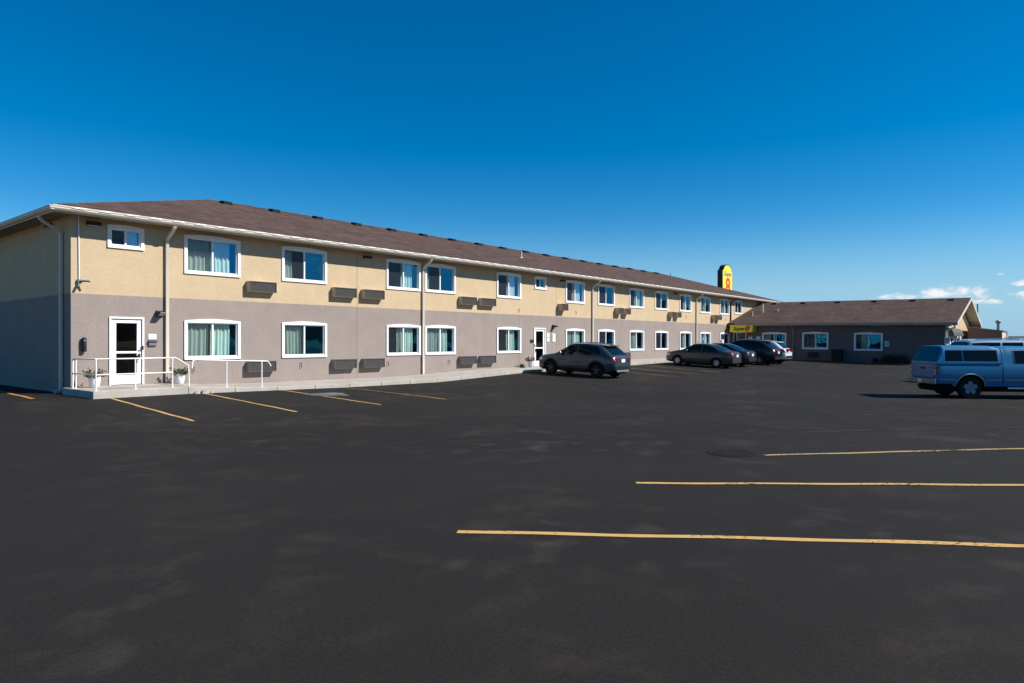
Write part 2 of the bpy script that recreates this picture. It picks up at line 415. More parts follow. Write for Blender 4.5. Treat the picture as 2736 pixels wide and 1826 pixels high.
def wall_faces(b, a0, a1, z0, z1, holes, split=None):
    xs = sorted({a0, a1, *[h[0] for h in holes], *[h[1] for h in holes]})
    zs = sorted({z0, z1, *([split] if split else []), *[h[2] for h in holes], *[h[3] for h in holes]})
    for i in range(len(xs)-1):
        for j in range(len(zs)-1):
            cx, cz = (xs[i]+xs[i+1])/2, (zs[j]+zs[j+1])/2
            if any(h[0] < cx < h[1] and h[2] < cz < h[3] for h in holes): continue
            b.face([(xs[i],0,zs[j]),(xs[i+1],0,zs[j]),(xs[i+1],0,zs[j+1]),(xs[i],0,zs[j+1])], 0 if (split and cz > split) else 1)
    for h in holes:   # reveals
        m = 0 if (split and (h[2]+h[3])/2 > split) else 1
        D = -.16
        b.face([(h[0],0,h[2]),(h[0],0,h[3]),(h[0],D,h[3]),(h[0],D,h[2])], m); b.face([(h[1],0,h[2]),(h[1],0,h[3]),(h[1],D,h[3]),(h[1],D,h[2])], m)
        b.face([(h[0],0,h[2]),(h[1],0,h[2]),(h[1],D,h[2]),(h[0],D,h[2])], m); b.face([(h[0],0,h[3]),(h[1],0,h[3]),(h[1],D,h[3]),(h[0],D,h[3])], m)
TF = lambda a, d, z: (a, FY - d, z)          # facade frame: d = out of the wall
b = MB(TF); wall_faces(b, FX0, FX1, -.3, H, HOLES, ZC)
b.T = lambda a, d, z: (a, d, z)
for x0, y0, x1, y1 in ((FX0,FY,FX0,BY),(FX0,BY,FX1,BY),(FX1,FY,FX1,BY)):
    b.face([(x0,y0,-.3),(x1,y1,-.3),(x1,y1,ZC),(x0,y0,ZC)], 1); b.face([(x0,y0,ZC),(x1,y1,ZC),(x1,y1,H),(x0,y0,H)], 0)
b.build('wall', [M['tan'], M['taupe']], motel)
b = MB()
b.box(FX0+.2, FX1-.2, 28.2, 28.3, 0, 5.6); b.box(FX0+.2, FX1-.2, 24.2, 28.2, .40, .48); b.box(FX0+.2, FX1-.2, 24.2, 28.2, 3.2, 3.3)
b.box(FX0+.2, FX1-.2, 24.2, 28.2, 5.70, 5.75)
for x in [10.3, 14.0, 18.6, 22.45, 26.4, 30.6, 33.2, 37.2, 41.2, 45, 49.2, 52.9, 57.2, 61]: b.box(x, x+.1, 24.2, 28.2, .5, 5.7)
b.build('interior', M['interior'], motel)
# stucco control joints
for x, z0, z1 in [(18.58,.35,5.86),(33.32,.5,5.86),(29.78,.45,3.42),(47.6,.6,5.86)]:
    b = MB(TF); b.box(x-.008, x+.008, 0, .003, z0, z1, 0)
    b.build('control_joint', M['joint'], motel)

def arc_header(b, x0, x1, zb, zt, rise, d0, d1):
    n = 10; w = x1 - x0
    poly = [(x0, zb), (x1, zb)] + [(x1 - w*k/n, zt - rise + rise*math.sin(PI*k/n)) for k in range(n+1)]
    b.prism(poly, lambda a, z, t: (a, t, z), d0, d1)
def curtain(b, a0, a1, z0, z1, d):
    n = max(8, int((a1-a0)/.018)); ph = random.uniform(0, 6); fr = random.uniform(38, 46)
    def fn(u, v):
        a = a0 + (a1-a0)*u
        fold = .040*math.sin(fr*a + ph) + .022*math.sin(fr*.37*a + ph*2) 
        return (a + .02*math.sin(v*2+ph)*(1-v), d + fold*(1 - .35*v), z0 + (z1-z0)*v)
    b.grid(fn, [k/n for k in range(n+1)], [0, .25, .5, .75, 1])
def make_window(parent, T, x, w, z0, z1, spec, small=False, white='white', cm='curtain', rise=.07):
    b = MB(T); d1 = .045
    i0, i1, j0, j1 = x+TJ, x+w-TJ, z0+TB, z1-TH
    b.box(x, x+w, .002, d1+.008, z0, j0); b.box(x, i0, .002, d1, j0, j1); b.box(i1, x+w, .002, d1, j0, j1)
    arc_header(b, x, x+w, j1, z1 + rise*.25, rise if not small else .04, .002, d1)
    f = .04; b.box(i0, i0+f, -.09, -.01, j0, j1); b.box(i1-f, i1, -.09, -.01, j0, j1)
    b.box(i0+f, i1-f, -.09, -.01, j0, j0+f); b.box(i0+f, i1-f, -.09, -.01, j1-f, j1)
    cx = (i0+i1)/2; b.box(cx-.03, cx+.03, -.085, -.015, j0+f, j1-f)
    win = b.build('window', M[white], parent)
    t = [random.uniform(-.005, .005) for _ in range(4)]
    b = MB(T); b.face([(i0+f,-.05+t[0],j0+f),(cx-.03,-.05+t[1],j0+f),(cx-.03,-.05-t[0],j1-f),(i0+f,-.05-t[1],j1-f)]); b.build('screen_pane', M['screen'], win)
    b = MB(T); b.face([(cx+.03,-.04+t[2],j0+f),(i1-f,-.04+t[3],j0+f),(i1-f,-.04-t[2],j1-f),(cx+.03,-.04-t[3],j1-f)]); b.build('glass_pane', M['glass'], win)
    W_ = i1 - i0; rg = []
    s = spec.rstrip('w')
    if s == 'both': rg = [(0,.47),(.5,.9)]
    elif s == 'both88': rg = [(0,.5),(.52,.86)]
    elif s == 'lfull': rg = [(0,.49)]
    elif s.startswith('l'): rg = [(0, int(s[1:])/100)]
    elif s.startswith('m') or (s.startswith('r') and '-' in s): a_, b_ = s[1:].split('-'); rg = [(int(a_)/100, int(b_)/100)]
    elif s == 'r': rg = [(.5,.95)]
    elif s.startswith('r'): rg = [(.5, .5 + .5*int(s[1:])/100)]
    if rg:
        b = MB(T)
        for a_, b_ in rg: curtain(b, i0 + a_*W_, i0 + b_*W_, j0+.01, j1-.02, -.22)
        b.build('curtain', M['curtainw' if spec.endswith('w') else cm], win, smooth=80)
    return win
for (x, w, z0, z1, c) in WIN:
    make_window(motel, TF, x, w, z0, z1, c, small=w < 1.5)

def make_door(parent, T, d, handle_right=True):
    x0, x1, z0, z1 = d; b = MB(T)
    b.box(x0, x0+.06, -.08, .04, z0, z1); b.box(x1-.06, x1, -.08, .04, z0, z1); b.box(x0+.06, x1-.06, -.08, .04, z1-.06, z1)
    a0, a1 = x0+.075, x1-.075; s = .14
    b.box(a0, a0+s, -.06, -.01, z0+.02, z1-.075); b.box(a1-s, a1, -.06, -.01, z0+.02, z1-.075)
    b.box(a0+s, a1-s, -.06, -.01, z1-.075-.12, z1-.075); b.box(a0+s, a1-s, -.06, -.01, z0+.02, z0+.32); b.box(a0+s, a1-s, -.06, -.01, z0+1.03, z0+1.10)
    dr = b.build('door', M['white'], parent, bevel=.006)
    b = MB(T); b.face([(a0+s,-.035,z0+.32),(a1-s,-.035,z0+.32),(a1-s,-.035,z0+1.03),(a0+s,-.035,z0+1.03)]); b.face([(a0+s,-.035,z0+1.10),(a1-s,-.035,z0+1.10),(a1-s,-.035,z1-.195),(a0+s,-.035,z1-.195)])
    b.build('glass_pane', M['doorglass'], dr)
    b = MB(T); h = a1-s*.5 if handle_right else a0+s*.5
    b.box(h-.025, h+.025, -.01, .03, z0+.85, z0+1.02); b.box(h-.09, h+.02, .03, .05, z0+.92, z0+.945); b.lathe([(.0,0),(.025,0),(.025,.02),(0,.02)], (h, -.005, z0+1.12), 10, 'y')
    b.box(h-.09, h-.07, 0, .05, z0+.70, z0+.95); b.box(a1+.0 if handle_right else a0-.06, (a1+.05) if handle_right else a0-.01, .035, .06, z0+1.15, z0+1.28)
    b.build('handle', M['dark'], dr)
    return dr
make_door(motel, TF, DOORS[0]); make_door(motel, TF, DOORS[1], False)

# hip roof, gutter, soffit
EX0, EX1, EY0, EY1, ZE, ZR = 6.92, 73.5, 23.30, 42.5, 5.965, 8.90
hr = (EY1-EY0)/2; RY = EY0 + hr
b = MB(); A=(EX0,EY0,ZE); B=(EX1,EY0,ZE); D=(EX1,EY1,ZE); E=(EX0,EY1,ZE); R0=(EX0+hr,RY,ZR); R1=(EX1-hr,RY,ZR)
b.face([A,B,R1,R0]); b.face([B,D,R1]); b.face([D,E,R0,R1]); b.face([E,A,R0])
b.box(EX0+.02, EX1-.02, EY0+.02, EY1-.02, ZE-.02, ZE-.006)
roof = b.build('roof', M['roof'], motel)
b = MB()
b.tube([A, R0], .035, 6); b.tube([R0, R1], .04, 6); b.tube([R1, B], .035, 6)
b.build('ridge_cap', M['roof'], roof)
zr = lambda y: ZE + (y-EY0)*(ZR-ZE)/hr
for k in range(18):
    x = 16.95 + 2.63*k; y = 32.15; z = zr(y)
    b = MB(); b.hexa([(x-.24,y-.22,zr(y-.22)-.01),(x+.24,y-.22,zr(y-.22)-.01),(x+.24,y+.22,zr(y+.22)-.01),(x-.24,y+.22,zr(y+.22)-.01),(x-.2,y-.2,z+.10),(x+.2,y-.2,z+.10),(x+.2,y+.2,z+.17),(x-.2,y+.2,z+.17)])
    b.build('roof_vent', M['tyre'], roof)
b = MB(); z = zr(28); b.lathe([(.05,0),(.05,.42),(.06,.42),(.06,.45),(.0,.45)], (34.96,28,z-.02), 10); b.lathe([(.16,0),(.06,.07)], (34.96,28,z-.02), 10)
b.build('vent_pipe', M['cream'], roof)
b = MB(); b.lathe([(.04,0),(.04,.5)], (61.5,30.5,zr(30.5)-.02), 8); b.build('vent_pipe', M['galv'], roof)
b = MB()   # soffit
b.box(EX0+.06, EX1-.06, EY0+.06, FY-.002, 5.85, 5.87); b.box(EX0+.06, FX0-.002, FY, EY1-.06, 5.85, 5.87); b.box(FX1+.002, EX1-.06, FY, EY1-.06, 5.85, 5.87); b.box(FX0, FX1, BY+.002, EY1-.06, 5.85, 5.87)
b.build('soffit', M['soffit'], motel)
def gutter_prof(o):   # (out, z) K-style profile
    return [(0,5.83),(.07,5.83),(.115,5.885),(.115,5.925),(.13,5.935),(.13,5.955),(.115,5.955),(.105,5.94),(.0,5.94)]
b = MB()
pr = gutter_prof(0)
b.loft([[(EX0-.06+(.0 if k else 0)-0*k, EY0+.05-o, z) for o, z in pr] for k in (0,)] + [[(EX1+.06, EY0+.05-o, z) for o, z in pr]], True, True)
b.loft([[(EX0+.05-o, EY0-.04, z) for o, z in pr], [(EX0+.05-o, EY1+.06, z) for o, z in pr]], True, True)
b.loft([[(EX1-.05+o, EY0+.06, z) for o, z in pr], [(EX1-.05+o, EY1+.06, z) for o, z in pr]], True, True)
x = EX0 + .5
b_white = 1  # white dashes along the lip, bright highlights put in as colour
while x < EX1 - .6: b.hexa(m=1, p=[(x,EY0-.094,5.925),(x+.34,EY0-.094,5.925),(x+.34,EY0-.05,5.925),(x,EY0-.05,5.925),(x+.14,EY0-.094,5.962),(x+.48,EY0-.094,5.962),(x+.48,EY0-.05,5.966),(x+.14,EY0-.05,5.966)]); x += .74
b.build('gutter', [M['cream'], M['white']], motel)
b = MB(); b.box(EX0, EX1, EY0-.05, EY0+.16, 5.968, 5.978); b.box(EX0-.03, EX0+.16, EY0+.16, EY1, 5.968, 5.976); b.build('drip_edge', M['white'], motel)
b = MB(); b.box(EX0+.055, EX1-.055, EY0+.055, EY0+.075, 5.79, 5.95); b.box(EX0+.055, EX0+.075, EY0+.08, EY1, 5.79, 5.95); b.build('fascia', M['cream'], motel)
def rect_tube(b, p, T, w=.052, h=.038):
    rings = []
    for k, q in enumerate(p):
        a, c = Vector(p[max(k-1,0)]), Vector(p[min(k+1,len(p)-1)]); d = (c - a).normalized()
        n = Vector((0, -d.z, d.y)); q = Vector(q); x = Vector((1,0,0))
        rings.append([T(*(q + x*sx_*w + n*sy_*h)) for sx_, sy_ in ((-1,-1),(1,-1),(1,1),(-1,1))])
    b.loft(rings, True, True)
def downspout(b, T, a, z_top, z_bot, kick=True, out=.66, r=.045):
    def seg(p): rect_tube(b, p, T)
    b_T, b.T = b.T, (lambda x, y, z: (x, y, z))
    pts = [(a, out, 5.86), (a, out-.02, z_top+.38), (a, out-.12, z_top+.28), (a, .14, z_top+.05), (a, .07, z_top-.06), (a, .07, z_bot+.12)]
    pts += [(a, .10, z_bot+.05), (a, .26, z_bot+.02)] if kick else [(a, .07, z_bot)]
    seg(pts); b.T = b_T
    b.T = T
    for z in (z_bot+.35, (z_top+z_bot)/2, z_top-.35): b.box(a-.06, a+.06, 0, .10, z, z+.03)
    b.T = b_T
for x, zb, m in [(10.52,.52,'cream'),(22.41,.36,'cream'),(37.24,.56,'cream'),(52.90,.62,'cream'),(60.16,3.75,'brown')]:
    b = MB(); downspout(b, TF, x, 5.40, zb, kick=False)
    b.build('downspout', M[m], motel, smooth=50)
TE = lambda a, d, z: (FX0 - d, a, z)
b = MB(); downspout(b, TE, 24.66, 5.35, .32, out=.66); b.build('downspout', M['cream'], motel, smooth=50)

# ------------------------------------------------------------------ wall air conditioners
def ac_unit(side, w, p):
    r = thing('air_conditioner', '', 'air conditioner', (0,0,0), 0, 'wall air conditioners of the motel')
    T = lambda a, d, z: (a, -d, z)
    b = MB(T)   # sleeve: open box sides
    e = p - .015
    for q in ((0,.03,0,e,0,.40),(w-.03,w,0,e,0,.40),(.03,w-.03,0,e,0,.03),(.03,w-.03,0,e,.37,.40)): b.box(*q)
    b.build('sleeve', M[side], r, world=False)
    b = MB(T); b.box(.03,w-.03,e-.05,e-.03,.03,.37); u0, u1 = .035, w-.035
    for k in range(14):
        z = .045 + k*.0233; y0, y1 = e-.029, e-.008
        b.hexa([(u0,y0,z),(u1,y0,z),(u1,y1,z-.006),(u0,y1,z-.006),(u0,y0,z+.014),(u1,y0,z+.014),(u1,y1,z+.006),(u0,y1,z+.006)])
    b.box(0,.03,e+.001,p,0,.40); b.box(w-.03,w,e+.001,p,0,.40); b.box(.03,w-.03,e+.001,p,0,.03); b.box(.03,w-.03,e+.001,p,.37,.40)
    b.build('grille', M['acmetal'], r, world=False)
    return r
AC_UP = [(13.44,'single grey air conditioner on the tan wall, the closest one to the porch door'),
 (17.25,'grey air conditioner on tan wall just before the first wall joint'),
 (18.79,'grey air conditioner on tan wall just past the first wall joint, before the second downspout'),
 (24.89,'grey air conditioner on tan wall past the second downspout, nearer one of its pair'),
 (26.41,'grey air conditioner on tan wall past the second downspout, farther one of its pair'),
 (33.46,'lone grey air conditioner on tan wall above the lamp of the second door'),
 (40.05,'grey air conditioner high above the tail of the slate suv, nearer one of its pair'),
 (41.02,'grey air conditioner high above the tail of the slate suv, farther one of its pair'),
 (47.93,'grey air conditioner on tan wall above the bonnet of the graphite sedan, nearer of two'),
 (48.90,'grey air conditioner on tan wall above the bonnet of the graphite sedan, farther of two'),
 (55.97,'grey air conditioner on tan wall, nearer of the pair closest to the lobby roof'),
 (56.82,'grey air conditioner on tan wall, the very last one before the lobby roof')]
AC_LO = [(13.43,'low grey air conditioner behind the sloping end of the white handrail'),
 (17.26,'low grey air conditioner on the taupe wall just before the first wall joint'),
 (18.80,'low grey air conditioner on the taupe wall between first wall joint and second downspout'),
 (24.88,'low grey air conditioner on taupe wall past second downspout, nearer one of its pair'),
 (26.41,'low grey air conditioner on taupe wall past second downspout, farther one of its pair'),
 (40.98,'low grey air conditioner peeking out behind the tail of the slate suv'),
 (47.9,'low grey air conditioner on taupe wall partly hidden by the bonnet of the graphite sedan')]
for lst, z, side in ((AC_UP, 3.79, 'tan'), (AC_LO, .775, 'taupe')):
    wide_, deep_ = ac_unit(side, 1.13, .24), ac_unit(side, .64, .35)     # near units are wide, far ones narrow and deep
    used = set()
    for k, (x, lab) in enumerate(lst):
        src = wide_ if x < 30 else deep_
        if src.name not in used: src.location = (x, FY-.001, z); src['label'] = lab; used.add(src.name)
        else: dup(src, (x, FY-.001, z), lab)

# ------------------------------------------------------------------ wall lamps, camera, ash box, notices
def wall_pack(x, y, z, lab, T=None, nm='wall_lamp'):
    T = T or (lambda a, d, zz: (x + a, y - d, z + zz))
    r = thing(nm, lab, 'wall lamp', (x, y, z), 0, 'floodlights under the motel eaves')
    b = MB(T); b.hexa([(-.22,0,-.06),(.22,0,-.06),(.20,.14,-.05),(-.20,.14,-.05),(-.22,0,.08),(.22,0,.08),(.20,.12,.06),(-.20,.12,.06)])
    b.build('housing', M['dark'], r, bevel=.012)
    b = MB(T); b.box(-.17,.17,.02,.12,-.075,-.062); b.build('lens', M['lamp'], r)
    return r
wall_pack(8.27, FY-.001, 5.65, 'dark floodlight under the eave beside the small window above the porch door')
wall_pack(19.11, FY-.001, 5.61, 'dark floodlight under the eave at the first wall joint')
wall_pack(33.93, FY-.001, 5.60, 'dark floodlight under the eave past the second small window')
wall_pack(49.13, FY-.001, 5.63, 'farthest dark floodlight under the eave, above the graphite sedan')
wall_pack(FX0, 25.85, 5.69, 'dark floodlight on the shaded end wall under the eave', lambda a, d, z: (FX0-.001-d, 25.85+a, 5.69+z))
def cutoff_lamp(x, z, lab):
    r = thing('door_lamp', lab, 'wall lamp', (x, FY, z), 0, 'lamps beside the side doors')
    T = lambda a, d, zz: (x + a, FY - .001 - d, z + zz)
    b = MB(T); b.box(-.11,.11,0,.05,-.11,.11); b.hexa([(-.12,.05,-.06),(.12,.05,-.06),(.10,.34,-.01),(-.10,.34,-.01),(-.12,.05,.09),(.12,.05,.09),(.10,.32,.05),(-.10,.32,.05)])
    b.build('housing', M['dark'], r, bevel=.01)
    b = MB(T); b.hexa([(-.09,.07,-.075),(.09,.07,-.075),(.08,.30,-.03),(-.08,.30,-.03),(-.09,.07,-.064),(.09,.07,-.064),(.08,.30,-.018),(-.08,.30,-.018)]); b.build('lens', M['lamp'], r)
cutoff_lamp(10.28, 2.86, 'dark cut off lamp between porch door and first downspout')
cutoff_lamp(33.0, 2.80, 'dark cut off lamp beside the second white door')
r = thing('security_camera', 'small grey security camera hanging from white conduit at the near corner', 'camera', (7.86, FY, 3.75))
b = MB(); b.tube([(7.84,FY-.03,5.84),(7.86,FY-.03,3.86)], .016, 6); b.build('conduit', M['white'], r)
b = MB(); b.box(7.80,7.92,FY-.09,FY-.002,3.74,3.86); b.tube([(7.86,FY-.09,3.79),(7.97,FY-.22,3.81),(8.08,FY-.30,3.79)], .032, 8); b.tube([(7.84,FY-.08,3.72),(7.80,FY-.17,3.60)], .04, 8)
b.build('camera_body', M['greybox'], r, bevel=.006)
r = thing('ash_receptacle', 'black wall mounted cigarette bin on taupe wall by the near corner', 'ash bin', (7.98, FY, 1.6))
b = MB(); b.lathe([(.0,0),(.065,0),(.07,.03),(.07,.38),(.055,.44),(.0,.45)], (7.98, FY-.08, 1.60), 14); b.build('tube_body', M['black'], r, smooth=True)
b = MB(); b.box(7.94,8.02,FY-.155,FY-.145,1.93,1.97); b.build('slot', M['greybox'], r)
b = MB(); b.box(9.93,10.19,FY-.02,FY-.001,1.99,2.17); tag(b.build('notice_board', M['white'], bevel=.004), 'blank white notice above the grey letter box beside the porch door', 'notice')
r = thing('letter_box', 'small grey box under white notice beside the porch door', 'box', (10.05, FY, 1.8))
b = MB(); b.box(9.93,10.19,FY-.07,FY-.001,1.78,1.90); b.build('box_body', M['greybox'], r, bevel=.008)
b = MB(); b.hexa([(9.92,FY-.11,1.91),(10.20,FY-.11,1.91),(10.20,FY-.001,1.93),(9.92,FY-.001,1.93),(9.92,FY-.11,1.925),(10.20,FY-.11,1.925),(10.20,FY-.001,1.965),(9.92,FY-.001,1.965)]); b.build('lid', M['acmetal'], r)
for x0, x1, z0, z1, lab, m in [(32.36,32.60,2.17,2.42,'upper white notice beside the second door','white'),(32.36,32.60,1.92,2.13,'lower white notice beside the second door','white'),(32.9,33.22,1.90,2.40,'pale grey panel box right of the two white door notices','notice')]:
    b = MB(); b.box(x0,x1,FY-.03,FY-.001,z0,z1); tag(b.build('notice_board', M[m], bevel=.004), lab + (' on taupe wall'), 'notice')
b = MB(); b.box(30.78,31.04,FY-.06,FY-.001,1.97,2.03); b.box(30.80,30.84,FY-.055,FY-.001,1.86,1.965); b.box(30.98,31.02,FY-.055,FY-.001,1.86,1.965); b.box(30.85,30.97,FY-.05,FY-.001,1.86,1.90)
tag(b.build('card_reader', M['dark']), 'small dark card reader left of the second white door', 'card reader')
for x, z, lab in [(11.44,.95,'thin dark pipe stub low on wall under first big window'),(15.78,.98,'thin dark pipe stub below the second lower window'),(20.28,.92,'thin dark pipe stub beside the second pair of low air conditioners'),(24.18,.90,'thin dark pipe stub under the lower window past second downspout'),(29.7,3.66,'thin dark pipe stub on tan wall before the second door'),(35.36,3.72,'thin dark pipe stub on tan wall past the second door'),(51.04,3.90,'thin dark pipe stub on tan wall before the fourth downspout'),(59.02,3.88,'thin dark pipe stub on tan wall by the lobby roof')]:
    b = MB(); b.tube([(x,FY,z+.08),(x,FY-.06,z+.08),(x,FY-.065,z-.08),(x+.03,FY-.065,z-.1)], .014, 6)
    tag(b.build('drain_pipe', M['dark']), lab, 'drain pipe', 'condensate drain stubs')

# ------------------------------------------------------------------ railings, pots
r = thing('handrail', 'white pipe railing with two rails around the porch slab', 'railing', (7.56, 21.75, .5))
rr = .022
b = MB(); b.tube([(7.52,23.45,1.37),(7.52,23.2,1.40),(7.56,21.78,1.41),(8.6,21.75,1.41),(9.82,21.75,1.41),(10.22,21.75,1.17),(10.24,21.75,.47)], rr, 8); b.build('top_rail', M['rail'], r, smooth=60)
b = MB(); b.tube([(7.52,23.45,.96),(7.56,21.75,.955)], rr*.9, 8); b.tube([(7.56,21.75,.955),(9.72,21.75,.955)], rr*.9, 8); b.build('lower_rail', M['rail'], r, smooth=60)
for x, y in [(7.56,21.75),(8.63,21.75),(9.72,21.75),(7.52,23.2),(7.52,23.45)]:
    b = MB(); b.tube([(x,y,.49),(x,y,1.40 if y < 23.4 else 1.37)], rr, 8); b.box(x-.05,x+.05,y-.05,y+.05,.50,.508); b.build('post', M['rail'], r)
r = thing('handrail', 'white single rail handrail down the ramp in front of low air conditioner', 'railing', (11.5, 21.75, .4))
b = MB(); b.tube([(10.34,21.75,1.06),(10.36,21.75,1.30),(10.45,21.75,1.335),(11.49,21.75,1.29),(12.95,21.75,1.235),(13.02,21.75,1.20),(13.11,21.75,1.06)], rr, 8); b.build('top_rail', M['rail'], r, smooth=60)
for x, z1 in [(11.49,1.29),(12.76,1.24)]:
    b = MB(); z0 = interp(SW, x); b.tube([(x,21.75,z0-.01),(x,21.75,z1)], rr, 8); b.box(x-.05,x+.05,21.70,21.80,z0,z0+.012); b.build('post', M['rail'], r)

def pot_plant(x, y, z, lab, flower=False):
    r = thing('potted_plant', lab, 'potted plant', (x, y, z), 0, 'white flower pots by the doors')
    b = MB(); b.lathe([(.0,0),(.10,0),(.135,.04),(.165,.20),(.17,.30),(.18,.31),(.18,.335),(.155,.335),(.15,.29),(.0,.29)], (x,y,z), 20); b.build('pot', M['pot'], r, smooth=35)
    b = MB(); b.lathe([(.0,.292),(.145,.292),(.145,.30),(.0,.31)], (x,y,z), 12); b.build('soil', M['soil'], r)
    b = MB(); rnd = random.Random(x)
    for s in range(46):
        a = rnd.uniform(0, 2*PI); l = rnd.uniform(.12, .34); el = rnd.uniform(.1, 1.35)
        p0 = Vector((x + .08*math.cos(a), y + .08*math.sin(a), z + .31))
        d = Vector((math.cos(a)*math.cos(el), math.sin(a)*math.cos(el), math.sin(el)))
        p1 = p0 + d*l; b.tube([tuple(p0), tuple(p1)], .004, 4, 0)
        for q in range(7):
            c = p0 + d*l*rnd.uniform(.45, 1.05) + Vector((rnd.uniform(-.03,.03), rnd.uniform(-.03,.03), rnd.uniform(-.03,.02)))
            u = Vector((rnd.uniform(-1,1), rnd.uniform(-1,1), rnd.uniform(-.6,.6))).normalized(); v = u.cross(Vector((rnd.uniform(-1,1),rnd.uniform(-1,1),rnd.uniform(-1,1)))).normalized()
            L_ = rnd.uniform(.025,.05); mi = 1 if rnd.random() < .3 else 0
            if flower and rnd.random() < .35: mi = 2
            b.face([tuple(c - u*L_), tuple(c + v*L_*.5), tuple(c + u*L_), tuple(c - v*L_*.5)], mi)
    b.build('foliage', [M['leaf'], M['leafdark'], M['petal']], r)
pot_plant(8.08, 23.35, .50, 'straggly plant in round white pot left of the porch door')
pot_plant(10.72, 23.45, .475, 'leafy plant in white pot at the foot of the first downspout')
pot_plant(30.0, 23.35, .50, 'pink flowering plant in white pot beside the second door', True)
b = MB(); b.lathe([(.0,0),(.13,0),(.16,.10),(.12,.20),(.0,.22)], (29.2,23.3,.475), 9); tag(b.build('rock', M['dark'], smooth=20), 'small dark stone on the pavement left of the pink flower pot', 'rock')

# ------------------------------------------------------------------ lobby wing (one storey)
wing = thing('lobby_building', 'single storey dark taupe lobby wing with brown gable roof and yellow awning', 'building', (60, 16, 0))
wing.rotation_euler = (.012, 0, 0)
WX = 60.0; WY0 = 7.45
TW = lambda a, d, z: (WX - d, 24 - a, z)   # a measured from the motel wall towards the road
wy = lambda y: 24 - y
WW = [(wy(21.08), 2.05, 1.28, 2.66, 'l30'), (wy(17.72), 2.07, 1.26, 2.70, ''), (wy(13.72), 2.07, 1.23, 2.68, 'm20-45')]
wd = (wy(23.63), wy(22.5), .30, 2.66)
holes = [(x+TJ, x+w-TJ, z0+TB, z1-TH) for x, w, z0, z1, c in WW] + [(wd[0]+.06, wd[1]-.06, wd[2], wd[3]-.06)]
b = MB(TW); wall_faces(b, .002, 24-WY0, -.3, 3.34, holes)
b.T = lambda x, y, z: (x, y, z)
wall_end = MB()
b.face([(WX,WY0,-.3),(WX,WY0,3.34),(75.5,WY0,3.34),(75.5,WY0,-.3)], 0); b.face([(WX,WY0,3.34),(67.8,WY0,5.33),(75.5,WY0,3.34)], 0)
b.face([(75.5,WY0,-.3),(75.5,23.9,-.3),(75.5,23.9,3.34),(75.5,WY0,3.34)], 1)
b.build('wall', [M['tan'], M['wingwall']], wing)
b = MB(); b.box(63,63.1,8,23.8,.2,3.3); b.box(60.25,63,7.4,23.8,.15,.25); b.box(60.25,63,7.4,23.8,3.25,3.3); b.build('interior', M['interior'], wing)
for x, w, z0, z1, c in WW: make_window(wing, TW, x, w, z0, z1, c)
# entrance: white frame, dark opening
b = MB(TW); x0, x1, z0, z1 = wd
b.box(x0,x0+.06,-.08,.03,z0,z1); b.box(x1-.06,x1,-.08,.03,z0,z1); b.box(x0+.06,x1-.06,-.08,.03,z1-.06,z1); b.box(x0+.25,x0+.30,-.08,.02,z0,z1-.06)
dr = b.build('door', M['white'], wing)
b = MB(TW); b.face([(x0+.06,-.05,z0),(x1-.06,-.05,z0),(x1-.06,-.05,z1-.06),(x0+.06,-.05,z1-.06)]); b.build('glass_pane', M['doorglass'], dr)
# gable roof
ex, rx, fx = 59.4, 68.0, 76.6; ry0, ry1 = 6.65, 23.97; ze, zr_ = 3.45, 5.68
b = MB()
t = .14
for (xa, za, xb, zb) in ((ex, ze, rx, zr_), (rx, zr_, fx, ze)):
    b.hexa([(xa,ry0,za-t),(xb,ry0,zb-t),(xb,ry1,zb-t),(xa,ry1,za-t),(xa,ry0,za),(xb,ry0,zb),(xb,ry1,zb),(xa,ry1,za)])
wroof = b.build('roof', M['roofwing'], wing)
b = MB()
for (xa, za, xb, zb) in ((ex, ze, rx, zr_), (rx, zr_, fx, ze)):
    b.face([(xa,ry0,za-t-.006),(xb,ry0,zb-t-.006),(xb,WY0-.003,zb-t-.006),(xa,WY0-.003,za-t-.006)])
b.build('soffit', M['tan'], wroof)
b = MB()
for (xa, za, xb, zb) in ((ex, ze, rx, zr_), (rx, zr_, fx, ze)):
    b.hexa([(xa,ry0-.03,za-.22),(xb,ry0-.03,zb-.22),(xb,ry0-.003,zb-.22),(xa,ry0-.003,za-.22),(xa,ry0-.03,za+.01),(xb,ry0-.03,zb+.01),(xb,ry0-.003,zb+.01),(xa,ry0-.003,za+.01)])
b.build('rake_board', M['cream'], wroof)
for y in (22.46,19.77,16.75,13.72,10.76,7.95):
    zz = lambda x: ze + (x-ex)*(zr_-ze)/(rx-ex); x = 67.2
    b = MB(); b.hexa([(x-.22,y-.24,zz(x-.22)-.01),(x+.22,y-.24,zz(x+.22)-.01),(x+.22,y+.24,zz(x+.22)-.01),(x-.22,y+.24,zz(x-.22)-.01),(x-.2,y-.2,zz(x)+.08),(x+.2,y-.2,zz(x)+.13),(x+.2,y+.2,zz(x)+.13),(x-.2,y+.2,zz(x)+.08)])
    b.build('roof_vent', M['dark'], wroof)
for x, y, h, rad in ((63.5,22.3,.80,.075),(62.0,22.7,.40,.05),(64.0,21.1,.16,.07)):
    b = MB(); b.lathe([(rad,-.05),(rad,h),(rad*1.3,h),(rad*1.3,h+.04),(0,h+.05)], (x,y,zz(x)), 10); b.build('vent_pipe', M['cream'], wroof)
b = MB(); b.box(ex-.11,ex+.01,ry0-.02,24-.7,ze-.20,ze-.02); b.box(ex+.012,ex+.03,ry0,23.9,ze-.22,ze-.01)
b.build('gutter', M['gutterwing'], wing, bevel=.02)
b = MB(); b.box(ex+.04,WX-.002,ry0+.02,23.9,ze-.145-.02,ze-.145); b.build('soffit', M['soffit'], wing)
b = MB(TW)
